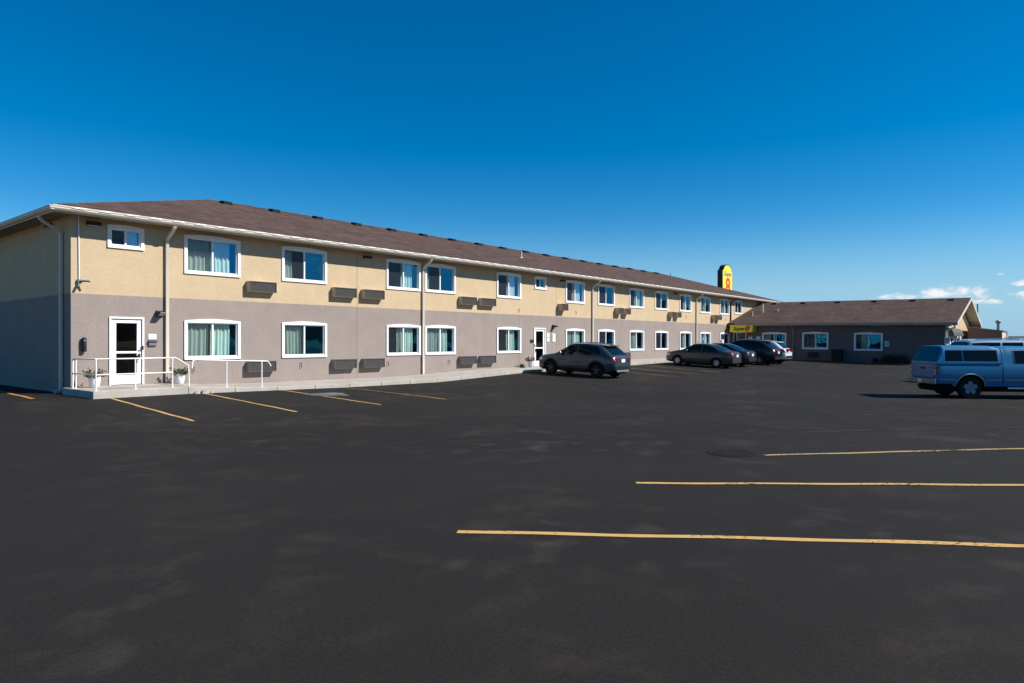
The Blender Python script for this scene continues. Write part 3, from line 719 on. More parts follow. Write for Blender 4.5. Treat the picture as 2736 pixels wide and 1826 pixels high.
for p_ in ((wy(18.45), .54, .35),):
    a = p_[0]; b.T = lambda x, y, z: (x, y, z)
    b.tube([TW(a,.54,3.28),TW(a,.53,3.15),TW(a,.10,2.95),TW(a,.06,2.85),TW(a,.06,.35)], .045, 8)
b.build('downspout', M['gutterwing'], wing, smooth=50)
b = MB(); b.tube([(59.5,6.9,3.3),(59.7,6.8,3.1),(60.1,7.3,2.9),(60.12,7.37,2.8),(60.12,7.37,.2)], .06, 8); b.build('downspout', M['white'], wing, smooth=50)
b = MB(); b.tube([(66.9,7.34,3.05),(66.9,7.34,.2)], .10, 8); b.build('downspout', M['white'], wing, smooth=50)
b = MB(); b.box(WX-.03,WX-.003,11.3,12.55,3.17,3.26); b.build('sign_strip', M['gutterwing'], wing)
# awning with lettering
def text_mesh(body, size, shear, fn, material, name, parent, offset=0.0, ext=.012):
    cu = bpy.data.curves.new('lettering', 'FONT'); cu.body = body; cu.size = size; cu.shear = shear; cu.align_x = 'CENTER'; cu.align_y = 'CENTER'
    cu.offset = offset; cu.extrude = ext; cu.resolution_u = 3
    ob = bpy.data.objects.new('lettering', cu); C.objects.link(ob)
    dg = bpy.context.evaluated_depsgraph_get(); me = bpy.data.meshes.new_from_object(ob.evaluated_get(dg))
    bpy.data.objects.remove(ob)
    r_ = parent
    while r_.parent: r_ = r_.parent
    for v in me.vertices: v.co = Vector(fn(*v.co)) - r_.location
    me.materials.clear(); me.materials.append(material)
    for p in me.polygons: p.material_index = 0
    o = bpy.data.objects.new(name, me); C.objects.link(o); o.parent = parent
    return o
AW = .95
b = MB(TW); a0, a1 = .35, wy(21.62); za, zb = 3.27, 2.66
b.hexa([(a0,.0,zb),(a1,.0,zb),(a1,AW,zb),(a0,AW,zb),(a0,.0,za),(a1,.0,za),(a1,AW-.18,za),(a0,AW-.18,za)])
aw = b.build('awning', M['awning'], wing, bevel=.015)
sl = lambda u, v, w: TW((a0+a1)/2 + u, AW + .012 + w - .18*((v+ (za-zb)/2)/(za-zb)), (za+zb)/2 + v)
text_mesh('Super', .44, .35, lambda u, v, w: sl(u*1.0-.22, v-.01, w), M['ink'], 'lettering', aw, .006)
text_mesh('8', .60, .15, lambda u, v, w: sl(u*1.15+.52, v, w), M['red'], 'lettering', aw, .03)
# end gable doors and barrel awning
b = MB(); b.box(60.6,67.6,WY0-.04,WY0-.002,.2,2.5); 
ed = b.build('window', M['white'], wing)
b = MB()
for xx in (61.2, 62.6, 65.0, 66.2): b.box(xx, xx+.75, WY0-.05, WY0-.042, .4, 2.3)
b.build('glass_pane', M['carglass'], ed)
b = MB(); rings = []
for k in range(9):
    a = PI/2*k/8; rings.append([(60.6,WY0-.05-.42*math.sin(a),2.45+.62*math.cos(a)),(66.4,WY0-.05-.42*math.sin(a),2.45+.62*math.cos(a))])
b.loft(rings, False, False)
b.face([(60.6,WY0-.05,2.45)]+[r_[0] for r_ in rings]); b.face([(66.4,WY0-.05,2.45)]+[r_[1] for r_ in rings])
b.build('canopy', M['acmetal'], wing, smooth=40)

# annex beyond the gable
annex = thing('annex_building', 'low brown flat roofed annex with capped metal flue beyond the lobby gable', 'building', (70, 6, 0))
b = MB(); P = [(70,4.68),(74.6,4.68),(74.6,7.05),(70,7.05)]
top = {0:2.77,1:2.77,2:3.12,3:3.12}
b.hexa([(x,y,-.3) for x,y in P] + [(x,y,top[k]) for k,(x,y) in enumerate(P)], 0)
b.build('wall', mat('brown_boards', (.20,.145,.12), .9, .1, vary=.08), annex)
b = MB(); b.hexa([(69.9,4.55,2.765),(74.8,4.55,2.765),(74.8,7.06,3.128),(69.9,7.06,3.128),(69.9,4.55,2.84),(74.8,4.55,2.84),(74.8,7.06,3.20),(69.9,7.06,3.20)]); b.build('roof', M['galv'], annex)
b = MB(); b.box(70.02,74.5,4.64,4.676,-.2,2.75); b.build('lit_end_panel', M['cream'], annex)  # sunlit end: its brightness is put into a paler panel
b = MB(); b.box(72.9,73.7,4.62,4.638,1.4,2.3); b.build('window', M['carglass'], annex)
b = MB(); b.tube([(74.55,4.58,2.75),(74.55,4.58,0)], .06, 8); b.build('downspout', M['white'], annex)
b = MB(); b.lathe([(.11,-.1),(.11,.62),(.19,.62),(.20,.66),(.20,.78),(.12,.86),(0,.87)], (71,4.98,2.86), 14); b.build('flue', M['galv'], annex, smooth=35)
b = MB(); b.tube([(77.2,7.0,3.0),(77.2,7.0,5.4)], .055, 8); b.lathe([(.07,0),(.08,.05),(0,.06)], (77.2,7.0,5.4), 8)
tag(b.build('vent_stack', M['galv']), 'thin grey metal pipe rising behind the lobby gable end', 'pipe')
# long low building far off
far = thing('distant_building', 'long low dark roofed building far beyond the annex', 'building', (170, 10, 0))
b = MB(); b.box(165,185,-45,13,-.1,1.5); b.build('wall', M['wingwall'], far)
b = MB(); b.hexa([(164,-46,1.5),(186,-46,1.5),(186,14,1.5),(164,14,1.5),(170,-46,3.0),(180,-46,3.0),(180,14,3.0),(170,14,3.0)]); b.build('roof', M['greyroof'], far)

# things in front of the wing
def plate(y0, y1, z0, z1, lab, m, lines=0):
    b = MB(); b.box(WX-.03, WX-.002, y0, y1, z0, z1); o = tag(b.build('notice_board', M[m], bevel=.003), lab, 'notice'); return o
plate(21.93,22.26,2.10,2.36,'pale notice right beside the lobby entrance frame','notice')
plate(21.22,21.58,2.10,2.36,'pale notice between lobby entrance and first lobby window','notice')
plate(22.02,22.20,2.46,2.58,'small reddish notice just below the yellow awning end','red')
plate(11.17,11.49,1.50,1.96,'pale green notice beside the third lobby window','green_notice')
r = thing('notice_board', 'grey lined notice on dark wall near the lobby gable corner', 'notice', (WX, 7.35, 1.75))
b = MB(); b.box(WX-.03,WX-.002,7.16,7.50,1.75,2.22); b.build('board', M['notice'], r)
b = MB()
for z in (1.83,1.95,2.07): b.box(WX-.034,WX-.0305,7.21,7.45,z,z+.05)
b.build('lettering', M['greybox'], r)
b = MB(); T_ = lambda a, d, z: (WX - d, 17.2 - a, .62 + z)
r = thing('air_conditioner', 'dark air conditioner under the middle lobby window', 'air conditioner', (WX, 16.8, .62))
b = MB(T_); b.box(0,.75,.002,.20,0,.42); b.build('sleeve', M['black'], r)
b = MB(T_)
for k in range(9): b.box(.03,.72,.201,.215,.03+k*.042,.05+k*.042)
b.build('grille', M['dark'], r)
r = thing('trash_bin', 'tall black lidded rubbish bin standing between two lobby windows', 'bin', (59.4, 14.8, g(59.4,14.8)))
z = g(59.4,14.8)
b = MB(); b.hexa([(59.15,14.47,z+.02),(59.7,14.47,z+.02),(59.7,15.13,z+.02),(59.15,15.13,z+.02),(59.05,14.40,z+.92),(59.8,14.40,z+.92),(59.8,15.2,z+.92),(59.05,15.2,z+.92)]); b.build('bin_body', M['black'], r, bevel=.03)
b = MB(); b.hexa([(59.0,14.35,z+.925),(59.85,14.35,z+.925),(59.85,15.25,z+.925),(59.0,15.25,z+.925),(59.1,14.42,z+1.06),(59.8,14.42,z+1.06),(59.8,15.18,z+1.06),(59.1,15.18,z+1.06)]); b.build('lid', M['black'], r, bevel=.03)
b = MB(); b.box(58.99,59.04,14.5,15.1,z+.80,z+.86); b.build('handle', M['black'], r)
def clump(name, mats, parent, c, size, n, seed, leaf=.09):
    rnd = random.Random(seed); b = MB()
    for k in range(n):
        p = Vector((c[0]+rnd.gauss(0,.4)*size[0], c[1]+rnd.uniform(-1,1)*size[1], c[2]+abs(rnd.gauss(0,.5))*size[2]))
        u = Vector((rnd.uniform(-1,1),rnd.uniform(-1,1),rnd.uniform(-.3,1))).normalized(); v = u.cross(Vector((rnd.uniform(-1,1),rnd.uniform(-1,1),.3))).normalized(); l = leaf*rnd.uniform(.6,1.3)
        b.face([tuple(p-u*l),tuple(p+v*l*.4),tuple(p+u*l),tuple(p-v*l*.4)], rnd.randrange(len(mats)))
    return b.build(name, mats, parent)
r = thing('planter', 'long dark wooden planter with low dry shrubs against lobby wall', 'planter', (59.3, 10.6, g(59,10.6)))
z = g(59,10.6)
b = MB()
for k in range(3): b.box(58.85,58.9,9.75,11.55,z+.02+k*.13,z+.135+k*.13); b.box(59.65,59.7,9.75,11.55,z+.02+k*.13,z+.135+k*.13)
b.box(58.9,59.65,9.75,9.8,z,z+.40); b.box(58.9,59.65,11.5,11.55,z,z+.40); b.box(58.82,59.73,9.70,11.6,z+.401,z+.43)
b.build('trough', M['darkwood'], r)
clump('foliage', [M['leaf'],M['leafdark'],M['leafdark']], r, (59.27,10.65,z+.4), (.5,.85,.35), 500, 3)
r = thing('planter', 'small dark round planter between third lobby window and the long planter', 'planter', (59.3, 12.0, g(59,12)))
z = g(59,12)
b = MB(); b.lathe([(0,0),(.17,0),(.22,.38),(.23,.40),(.2,.40),(.19,.36),(0,.36)], (59.3,12.0,z), 14); b.build('pot', M['black'], r, smooth=35)
clump('foliage', [M['leafdark']], r, (59.3,12.0,z+.36), (.12,.15,.15), 60, 5, .06)
b = MB(); b.box(58.9,59.2,12.25,12.6,g(59,12.4),g(59,12.4)+.15); tag(b.build('concrete_block', M['concrete'], bevel=.02), 'small pale concrete block on ground below the third lobby window', 'block')
# low kerb walk in front of the wing
b = MB(); b.hexa([(58.6,7.5,-.1),(59.97,7.5,-.1),(59.97,21.45,-.1),(58.6,21.45,-.1),(58.6,7.5,g(58.6,7.5)+.05),(59.97,7.5,g(60,7.5)+.06),(59.97,21.45,.44),(58.6,21.45,.42)]); b.build('kerb', mat('dull_concrete', (.075,.07,.065), .95, .1, vary=.2, vscale=2), kind='structure')

# signs before the far motel windows
def sign_post(x, y, z, lab):
    r = thing('parking_sign', lab, 'sign', (x,y,z))
    b = MB(); b.tube([(x,y,z),(x,y,z+1.85)], .02, 6); b.build('post', M['galv'], r)
    b = MB(); b.box(x-.14,x+.14,y-.03,y-.022,z+1.25,z+1.75); bd = b.build('board', M['bluesign'], r)
    b = MB()   # white wheelchair emblem
    f = lambda u, v, t: (x+u, y-.031-t, z+1.56+v)
    b.prism([(.03*math.cos(k*PI/4)-.01,.03*math.sin(k*PI/4)+.11) for k in range(8)], f, 0, .003)
    b.prism([(-.03,.07),(0,.07),(.01,-.01),(.06,-.01),(.09,-.10),(.06,-.11),(.035,-.04),(-.03,-.04)], f, 0, .003)
    for k in range(7):
        a, e = PI*.75+k*PI/6, PI*.75+(k+1)*PI/6
        b.prism([(.075*math.cos(a)-.01,.075*math.sin(a)-.06),(.075*math.cos(e)-.01,.075*math.sin(e)-.06),(.055*math.cos(e)-.01,.055*math.sin(e)-.06),(.055*math.cos(a)-.01,.055*math.sin(a)-.06)], f, 0, .003)
    b.build('emblem', M['white'], bd)
    b = MB(); b.box(x-.14,x+.14,y-.03,y-.022,z+1.10,z+1.22); b.build('board', M['bluesign'], r)
sign_post(53.4, 23.6, .6, 'blue accessible parking sign on post between fourth downspout and window')
r = thing('bollard', 'white upright post on pavement before the last lower motel windows', 'bollard', (57.1, 23.5, .55))
b = MB(); b.lathe([(.14,0),(.14,1.45),(.10,1.55),(0,1.57)], (57.1,23.5,.55), 14); b.build('post', M['white'], r, smooth=35)
b = MB(); b.lathe([(.20,0),(.20,.05),(.15,.06)], (57.1,23.5,.55), 14); b.build('base', M['concrete'], r)

# ------------------------------------------------------------------ tall sign beyond the motel
sg = thing('pylon_sign', 'tall yellow roadside sign reading Super 8 rising behind the motel roof', 'sign', (111.6, 45.4, 0))
SX0, SX1, SYf, SYb = 109.5, 113.8, 45.0, 45.85
cxs = (SX0+SX1)/2; hw = (SX1-SX0)/2
def crest(g_, zb, zt):
    p = [(SX0+g_, zb), (SX1-g_, zb), (SX1-g_, zt-1.0-g_), (cxs+hw*.82, zt-1.0-g_*.6)]
    p += [(cxs + (hw*.74-g_*.6)*math.cos(a), zt-1.0 + (1.0-g_)*math.sin(a)) for a in [k*PI/14 for k in range(1,14)]]
    p += [(cxs-hw*.82, zt-1.0-g_*.6), (SX0+g_, zt-1.0-g_)]
    return p
b = MB(); b.prism(crest(0, 9.0, 14.85), lambda a, z, t: (a, t, z), SYf, SYb); b.build('cabinet', M['signblack'], sg)
b = MB(); b.prism(crest(.14, 9.14, 14.85), lambda a, z, t: (a, t, z), SYf-.02, SYf-.003); fc = b.build('face', M['yellowsign'], sg)
text_mesh('Super', 1.25, .35, lambda u, v, w: (cxs-.02+u*1.12, SYf-.03-w, 13.28+v), M['white'], 'lettering', fc, .045, .004)
text_mesh('Super', 1.25, .35, lambda u, v, w: (cxs-.02+u*1.12, SYf-.045-w, 13.28+v), M['ink'], 'lettering', fc, .004, .004)
text_mesh('8', 3.9, 0, lambda u, v, w: (cxs+.15+u*1.05, SYf-.03-w, 11.05+v), M['red'], 'lettering', fc, .10, .004)
b = MB(); b.tube([(cxs,45.43,0),(cxs,45.43,9.0)], .28, 14); b.build('pole', M['signblack'], sg, smooth=40)

# ------------------------------------------------------------------ vehicles
def prof(pts, w=.05):
    return lambda x: sum(interp(pts, x + k*w/2) for k in (-2,-1,0,1,2))/5
class Car:
    def __init__(s, name, label, cat, paint_, L, top, belt, plan, axles, R, sill, zroof, wr=.80, archR=None, group='cars parked along the motel'):
        s.L, s.top, s.belt, s.plan, s.axles, s.R, s.sill, s.zroof, s.wr = L, prof(top), prof(belt), prof(plan), axles, R, prof(sill) if isinstance(sill, list) else (lambda x: sill), zroof, wr
        s.aR = archR or R + .055; s.p = paint_
        s.root = thing(name, label, cat, (0,0,0), 0, group)
    def sec(s, x):
        w, zb, zt = s.plan(x), s.belt(x), s.top(x)
        zs = s.sill(x); zbot = zs
        for ax in s.axles:
            dx = abs(x - ax)
            if dx < s.aR: zbot = max(zbot, s.R + math.sqrt(s.aR**2 - dx**2))
        zt = max(zt, zb + .004); zbot = min(zbot, zb - .02)
        P = []
        side = [(0,.945),(.10,.975),(.3,.995),(.55,1.0),(.75,.992),(.9,.975),(1,.95)]
        for t in (0,.12,.3,.5,.7,.86,.95,1):
            z = zbot + (zb - zbot)*t
            P.append((w*interp(side, (z - zs)/max(.05, zb - zs)), z))
        f = min(1, max(0, (zt - zb)/(s.zroof - zb)))
        f = f**.8
        lerp = lambda a, c: a + (c - a)*f
        y5, z5 = w*lerp(.90, s.wr), zb + (zt - zb)*lerp(.45, .86)
        for t in (.33, .66): 
            P.append((w*.95 + (y5 - w*.95)*t + .012*f*math.sin(PI*t), zb + (z5 - zb)*t))
        P.append((y5, z5)); P.append((w*lerp(.80, s.wr-.06), zb + (zt - zb)*lerp(.75, .95)))
        P.append((w*lerp(.55, s.wr*.72), zb + (zt - zb)*lerp(.92, .985))); P.append((w*.25, zb + (zt-zb)*.998)); P.append((0, zt))
        return P
    def yz(s, x, z):
        P = s.sec(x)
        for (y0, z0), (y1, z1) in zip(P, P[1:]):
            if z0 <= z <= z1: return y0 + (y1 - y0)*(z - z0)/max(1e-6, z1 - z0)
        return P[0][0] if z < P[0][1] else P[-1][0]
    def zy(s, x, y):
        P = s.sec(x)[7:]
        y = abs(y)
        for (y0, z0), (y1, z1) in zip(P, P[1:]):
            if y1 <= y <= y0: return z0 + (z1 - z0)*(y0 - y)/max(1e-6, y0 - y1)
        return P[0][1]
    def shell(s, name='body'):
        n = int(s.L/.03); xs = [s.L*k/n for k in range(n+1)]
        b = MB(); rings = []
        for x in xs:
            P = s.sec(x); rings.append([(x, y, z) for y, z in P] + [(x, -y, z) for y, z in P[-2::-1]])
        b.loft(rings, False, False)
        for r_ in (rings[0], rings[-1]): b.face(r_)
        return b.build(name, s.p, s.root, world=False, smooth=32)
    def patch(s, b, x0, x1, zlo, zhi, off=.005, nx=24, nz=6, m=0, sides=(1,-1)):
        fl = zlo if callable(zlo) else (lambda x: zlo); fh = zhi if callable(zhi) else (lambda x: zhi)
        for sd in sides:
            def fn(u, v):
                x = x0 + (x1-x0)*u; z = fl(x) + (max(fl(x)+.002, fh(x)) - fl(x))*v
                return (x, sd*(s.yz(x, z) + off), z)
            b.grid(fn, [k/nx for k in range(nx+1)], [k/nz for k in range(nz+1)], m)
    def topping(s, b, x0, x1, w0, w1, off=.012, nx=16, ny=16, m=0):
        def fn(u, v):
            x = x0 + (x1-x0)*u; y = (v*2-1)*(w0 + (w1-w0)*u); return (x, y, s.zy(x, y) + off)
        b.grid(fn, [k/nx for k in range(nx+1)], [k/ny for k in range(ny+1)], m)
    def arch_trim(s, name, material, wdt=.07, off=.012):
        for ax in s.axles:
            for sd in (1,-1):
                rings = []; b = MB()
                for k in range(25):
                    a = PI*k/24*1.0
                    ring = []
                    for rr_ in (s.aR+.004, s.aR+wdt):
                        x, z = ax + rr_*math.cos(a), s.R + rr_*math.sin(a)
                        z = max(z, s.sill(ax)+.0)
                        ring.append((x, sd*(s.yz(x, z)+off), z))
                    rings.append(ring)
                b.loft(rings, False, False); b.build(name, material, s.root, world=False)
    def wheels(s, half, width=.21, rim='alloy', spokes=5, fat=None):
        for ax in s.axles:
            for sd in (1,-1):
                yc = sd*(half - width/2 - .015)
                b = MB(); R = s.R
                b.lathe([(R*.60,-width/2),(R*.93,-width/2),(R,-width/2+.03),(R,width/2-.03),(R*.93,width/2),(R*.60,width/2),(R*.58,0),(R*.60,-width/2)], (ax, yc, R), 28, 'y', cap=False)
                wh = b.build('wheel', M['tyre'], s.root, world=False, smooth=35)
                b = MB(); ro = R*.66; yo = yc + sd*(width/2-.03)
                b.lathe([(ro,-sd*.06),(ro,sd*.028),(ro*.93,sd*.028),(ro*.88,-sd*.03)], (ax, yo, R), 24, 'y', cap=False)
                b.lathe([(.0,sd*.02),(.065,sd*.02),(.07,0),(0,0)], (ax, yo, R), 12, 'y')
                for k in range(spokes):
                    a = 2*PI*k/spokes + .3; ca, sa = math.cos(a), math.sin(a); hwk = fat or (.032 if spokes > 5 else .045)
                    def q(r_, t, y): return (ax + ca*r_ - sa*t, yo + y, R + sa*r_ + ca*t)
                    b.hexa([q(.04,-hwk,-sd*.02),q(ro*.95,-hwk*.8,-sd*.02),q(ro*.95,hwk*.8,-sd*.02),q(.04,hwk,-sd*.02),q(.04,-hwk,sd*.015),q(ro*.95,-hwk*.8,sd*.02),q(ro*.95,hwk*.8,sd*.02),q(.04,hwk,sd*.015)])
                b.build('rim', M[rim], wh, world=False, smooth=30)
                b = MB(); b.lathe([(0,0),(ro*.9,0),(ro*.9,.01),(0,.01)], (ax, yo-sd*.05, R), 16, 'y'); b.build('brake_disc', M['underbody'], wh, world=False)
    def under(s, half, x0=.25, x1=None):
        b = MB(); b.box(x0, (x1 or s.L-.3), -half, half, s.R*.62, s.R*1.0 + .35); b.build('underbody', M['underbody'], s.root, world=False)
    def seam(s, x, z0, z1, w=.008):
        for sd in (1,-1):
            b = MB(); s.patch(b, x-w/2, x+w/2, z0, z1, .003, 1, 8, sides=(sd,)); b.build('door_seam', M['black'], s.root, world=False)
    def place(s, x, y, rz, pitch=0):
        s.root.location = (x, y, 0); s.root.rotation_euler = (0, pitch, rz)

def parked_pose(car, xc, y_tail):
    """nose towards the motel (+Y), resting on the sloping lot"""
    r_, f_ = car.axles[0], car.axles[1]
    zr_, zf_ = g(xc, y_tail + r_), g(xc, y_tail + f_)
    pit = -math.atan2(zf_ - zr_, f_ - r_)
    car.root.location = (xc, y_tail, zr_ - (zf_ - zr_)/(f_ - r_)*r_); car.root.rotation_euler = (0, pit, PI/2)

def common(car, half, belt_off, wins, lights, rear_win, screen, rim, spokes=5, seams=(), plate=None, mirrors=None, handles=(), head=None, trim=None, bumper=None):
    body = car.shell()
    car.under(half*.74); car.wheels(half, rim=rim, spokes=spokes)
    for s_ in seams:
        car.seam(*s_)
    for (x0, x1, lo, hi) in wins:
        b = MB(); car.patch(b, x0, x1, lo, hi, .006, sides=(1,)); b.build('side_window', M['carglass'], car.root, world=False, smooth=60)
        b = MB(); car.patch(b, x0, x1, lo, hi, .006, sides=(-1,)); b.build('side_window', M['carglass'], car.root, world=False, smooth=60)
    b = MB(); car.topping(b, *rear_win); b.build('rear_window', M['carglass'], car.root, world=False, smooth=60)
    b = MB(); car.topping(b, *screen); b.build('windscreen', M['carglass'], car.root, world=False, smooth=60)
    for sd in (1,-1):
        for (x0, x1, lo, hi, inner) in lights:
            b = MB(); car.patch(b, x0, x1, lo, hi, .012, 8, 3, sides=(sd,))
            w0 = car.yz(.001, (lo+hi)/2)
            b.box(-.018, .03, min(sd*inner, sd*w0), max(sd*inner, sd*w0), lo, hi)
            b.build('tail_light', M['redlamp'], car.root, world=False)
        if head:
            x0, x1, lo, hi = head; b = MB(); car.patch(b, x0, x1, lo, hi, .012, 8, 3, sides=(sd,)); b.build('headlight', M['lamp'], car.root, world=False)
        for (x, z) in handles:
            b = MB(); y = car.yz(x, z); b.box(x-.09, x+.09, min(sd*(y-.01), sd*(y+.025)), max(sd*(y-.01), sd*(y+.025)), z-.014, z+.014); b.build('door_handle', car.p, car.root, world=False, bevel=.006)
        if mirrors:
            x, z = mirrors; y = car.yz(x, z); b = MB()
            b.lathe([(0,-.10),(.05,-.09),(.075,-.03),(.075,.03),(.05,.09),(0,.10)], (x, sd*(y+.10), z), 12, 'y'); b.box(x-.02,x+.02,min(sd*(y-.03),sd*(y+.08)),max(sd*(y-.03),sd*(y+.08)),z-.06,z-.03)
            b.build('mirror', car.p, car.root, world=False, smooth=50)
    if plate:
        z, w = plate; b = MB(); b.box(-.022,.0,-.16,.16,z-.08,z+.08); b.build('number_plate', M['plate'], car.root, world=False)
    if bumper:
        z0, z1, mm = bumper; b = MB(); hw_ = car.plan(0)*.93
        b.box(-.03,.02,-hw_,hw_,z0,z1); b.build('rear_bumper', M[mm], car.root, world=False, bevel=.012)
    return body

SEDAN_TOP = [(0,.80),(.02,.96),(.10,1.04),(.55,1.09),(1.45,1.42),(1.75,1.465),(2.2,1.47),(2.55,1.435),(3.35,1.04),(3.5,1.01),(4.25,.86),(4.45,.72),(4.55,.60)]
SEDAN_BELT = [(0,.76),(.05,.86),(.4,.95),(1.0,.965),(3.3,.91),(4.2,.76),(4.45,.64),(4.55,.55)]
SEDAN_PLAN = [(0,.66),(.06,.73),(.2,.80),(.6,.86),(1.4,.885),(3.3,.885),(4.0,.85),(4.3,.76),(4.47,.62),(4.55,.48)]
SILL = [(0,.36),(.3,.30),(.6,.24),(4.0,.22),(4.4,.24),(4.6,.30)]
def sedan(label, p, rim, xc, yt, spokes, low=0):
    c = Car('sedan_car', label, 'car', M[p], 4.55, SEDAN_TOP, SEDAN_BELT, SEDAN_PLAN, (.98,3.58), .315, SILL, 1.47)
    lo = lambda x: c.belt(x) + .03
    hi = lambda x: c.belt(x) + (c.top(x)-c.belt(x))*.80
    common(c, .885, 0, [(1.02,1.92,lo,lambda x: min(hi(x), c.belt(x)+.03+ (x-.98)*1.6)),(2.0,3.02,lo,hi)], [(.0,.24,.76,.93,.50)], (.62,1.40,.60,.52), (2.62,3.30,.56,.66), rim, spokes,
           [(1.96,.30,.93),(1.22,.55,.95),(3.05,.35,.90)], (.80,.16), (2.92,.99), [(1.45,.86),(2.3,.85)], (4.12,4.42,.60,.72), None, (.40,.56,'black') if low else None)
    b = MB(); c.patch(b, .98, 3.08, lambda x: c.belt(x)+.005, lambda x: c.belt(x)+.028, .008, 30, 1); b.build('window_trim', M['chrome' if low else 'black'], c.root, world=False)
    b = MB(); b.box(-.02,.0,-.55,.55,.90,.93); b.build('boot_trim', M['chrome'], c.root, world=False)
    parked_pose(c, xc, yt)
    return c
SUV_TOP = [(0,.90),(.015,1.02),(.10,1.09),(.36,1.27),(.68,1.50),(.84,1.565),(1.15,1.60),(1.75,1.625),(2.3,1.60),(2.6,1.54),(3.35,1.12),(3.5,1.07),(4.25,.96),(4.45,.82),(4.57,.66)]
SUV_BELT = [(0,.86),(.05,.98),(.45,1.08),(1.0,1.07),(3.3,.99),(4.2,.86),(4.45,.72),(4.57,.58)]
SUV_PLAN = [(0,.70),(.05,.77),(.2,.85),(.6,.90),(1.4,.915),(3.3,.915),(4.05,.88),(4.35,.78),(4.5,.64),(4.57,.5)]
def suv(label, p, rim, xc, yt, spokes, dz=0.0, cladding=True, rails=True, rear_light=(.80,1.00), lw=.46, S=1.0):
    sc = lambda P: [(x*S, y + (dz if i > 4 else dz*.6)) for i, (x, y) in enumerate(P)]
    c = Car('suv_car', label, 'car', M[p], 4.57*S, sc(SUV_TOP), [(x*S, z+dz*.6) for x, z in SUV_BELT], [(x*S, w*(1+.03*(S>1))) for x, w in SUV_PLAN], (.92*S,3.58*S), .35, [(x*S, z+.05) for x, z in SILL], 1.63+dz, .79)
    lo = lambda x: c.belt(x) + .03
    hi = lambda x: c.belt(x) + (c.top(x)-c.belt(x))*.80
    W_ = .915*(1+.03*(S>1))
    common(c, W_, 0, [(.74*S,1.16*S,lo,lambda x: min(hi(x), c.belt(x)+.05+(x-.72*S)*1.5)),(1.18*S,2.0*S,lo,hi),(2.08*S,3.04*S,lo,hi)], [(.0,.34,*rear_light,lw)], (.15*S,.68*S,.66,.58), (2.66*S,3.30*S,.58,.68), rim, spokes,
           [(2.04*S,.36,1.0),(1.15*S,.62,1.05),(3.1*S,.40,.96)], (.86+dz*.5,.16), (2.95*S,1.08+dz*.6), [(1.5*S,.95+dz*.6),(2.35*S,.94+dz*.6)], (4.1*S,4.45*S,.70,.82), None, (.44,.62,'black'))
    if cladding:
        c.arch_trim('arch_cladding', M['black'], .08)
        for sd in (1,-1):
            b = MB(); c.patch(b, c.axles[0]+c.aR+.05, c.axles[1]-c.aR-.05, .275, .40, .012, 20, 2, sides=(sd,)); b.build('sill_cladding', M['black'], c.root, world=False)
        b = MB(); b.box(-.034,-.005,-.55,.55,.33,.42); b.build('skid_plate', M['galv'], c.root, world=False, bevel=.01)
    # roof spoiler
    b = MB(); zt = c.top(.86*S); b.hexa([(.54*S,-.57,zt-.05),(.90*S,-.60,zt-.03),(.90*S,.60,zt-.03),(.54*S,.57,zt-.05),(.54*S,-.56,zt-.02),(.90*S,-.60,zt+.012),(.90*S,.60,zt+.012),(.54*S,.56,zt-.02)]); b.build('spoiler', c.p, c.root, world=False, bevel=.008)
    if rails:
        for sd in (1,-1):
            b = MB(); b.tube([(x*S, sd*.62, c.zy(x*S, .62) + h) for x, h in ((1.0,.0),(1.08,.05),(1.6,.06),(2.3,.05),(2.4,0))], .018, 8); b.build('roof_rail', M['chrome'], c.root, world=False, smooth=50)
    parked_pose(c, xc, yt)
    return c
suv('slate blue suv parked nose first beside the second white door', 'p_suv', 'darkalloy', 28.25, 16.50, 5)
sedan('graphite grey sedan at the near end of the far row of cars', 'p_sedan', 'alloy', 41.45, 16.12, 9)
sedan('dark navy sedan with chrome trim between graphite sedan and black suv', 'p_navy', 'alloy', 44.0, 16.1, 9, 1)
suv('black suv with roof rails parked between navy sedan and white suv', 'p_black', 'alloy', 47.95, 15.75, 6, .10, False, True, (.90,1.10), .46, 1.05)
suv('white suv at the far end of the row, beside the lobby entrance', 'p_white', 'alloy', 50.65, 15.9, 5, .04, False, False, (.88,1.12), .58)

# ---- blue pickup with canopy
PH = math.radians(-57.5)
ph_d = Vector((math.cos(PH), math.sin(PH))); ph_n = Vector((-ph_d.y, ph_d.x))
c = Car('pickup_truck', 'bright blue pickup truck with matching bed canopy beside the yellow stall lines', 'pickup truck', M['p_blue'], 5.6,
    [(0,1.16),(2.03,1.16),(2.06,1.16),(2.07,1.68),(2.16,1.745),(2.8,1.765),(3.4,1.755),(3.65,1.70),(4.25,1.22),(4.4,1.19),(5.35,1.08),(5.5,1.0),(5.6,.80)],
    [(0,1.15),(2.05,1.15),(4.2,1.12),(5.35,1.0),(5.6,.75)],
    [(0,.90),(.04,.945),(.12,.96),(4.9,.96),(5.3,.93),(5.6,.84)], (1.06,4.66), .37, [(0,.50),(.3,.44),(5.6,.40)], 1.765, .80, archR=.45)
c.root['group'] = 'vehicles parked across the lot'
c.sill = lambda x: .50 if x < .5 else .42
c.top = lambda x, f=c.top: (1.152 if x < 2.05 else f(max(x, 2.16)))
body = c.shell(); c.under(.70, .15); c.wheels(.955, .25, 'truckrim', 5, .085)
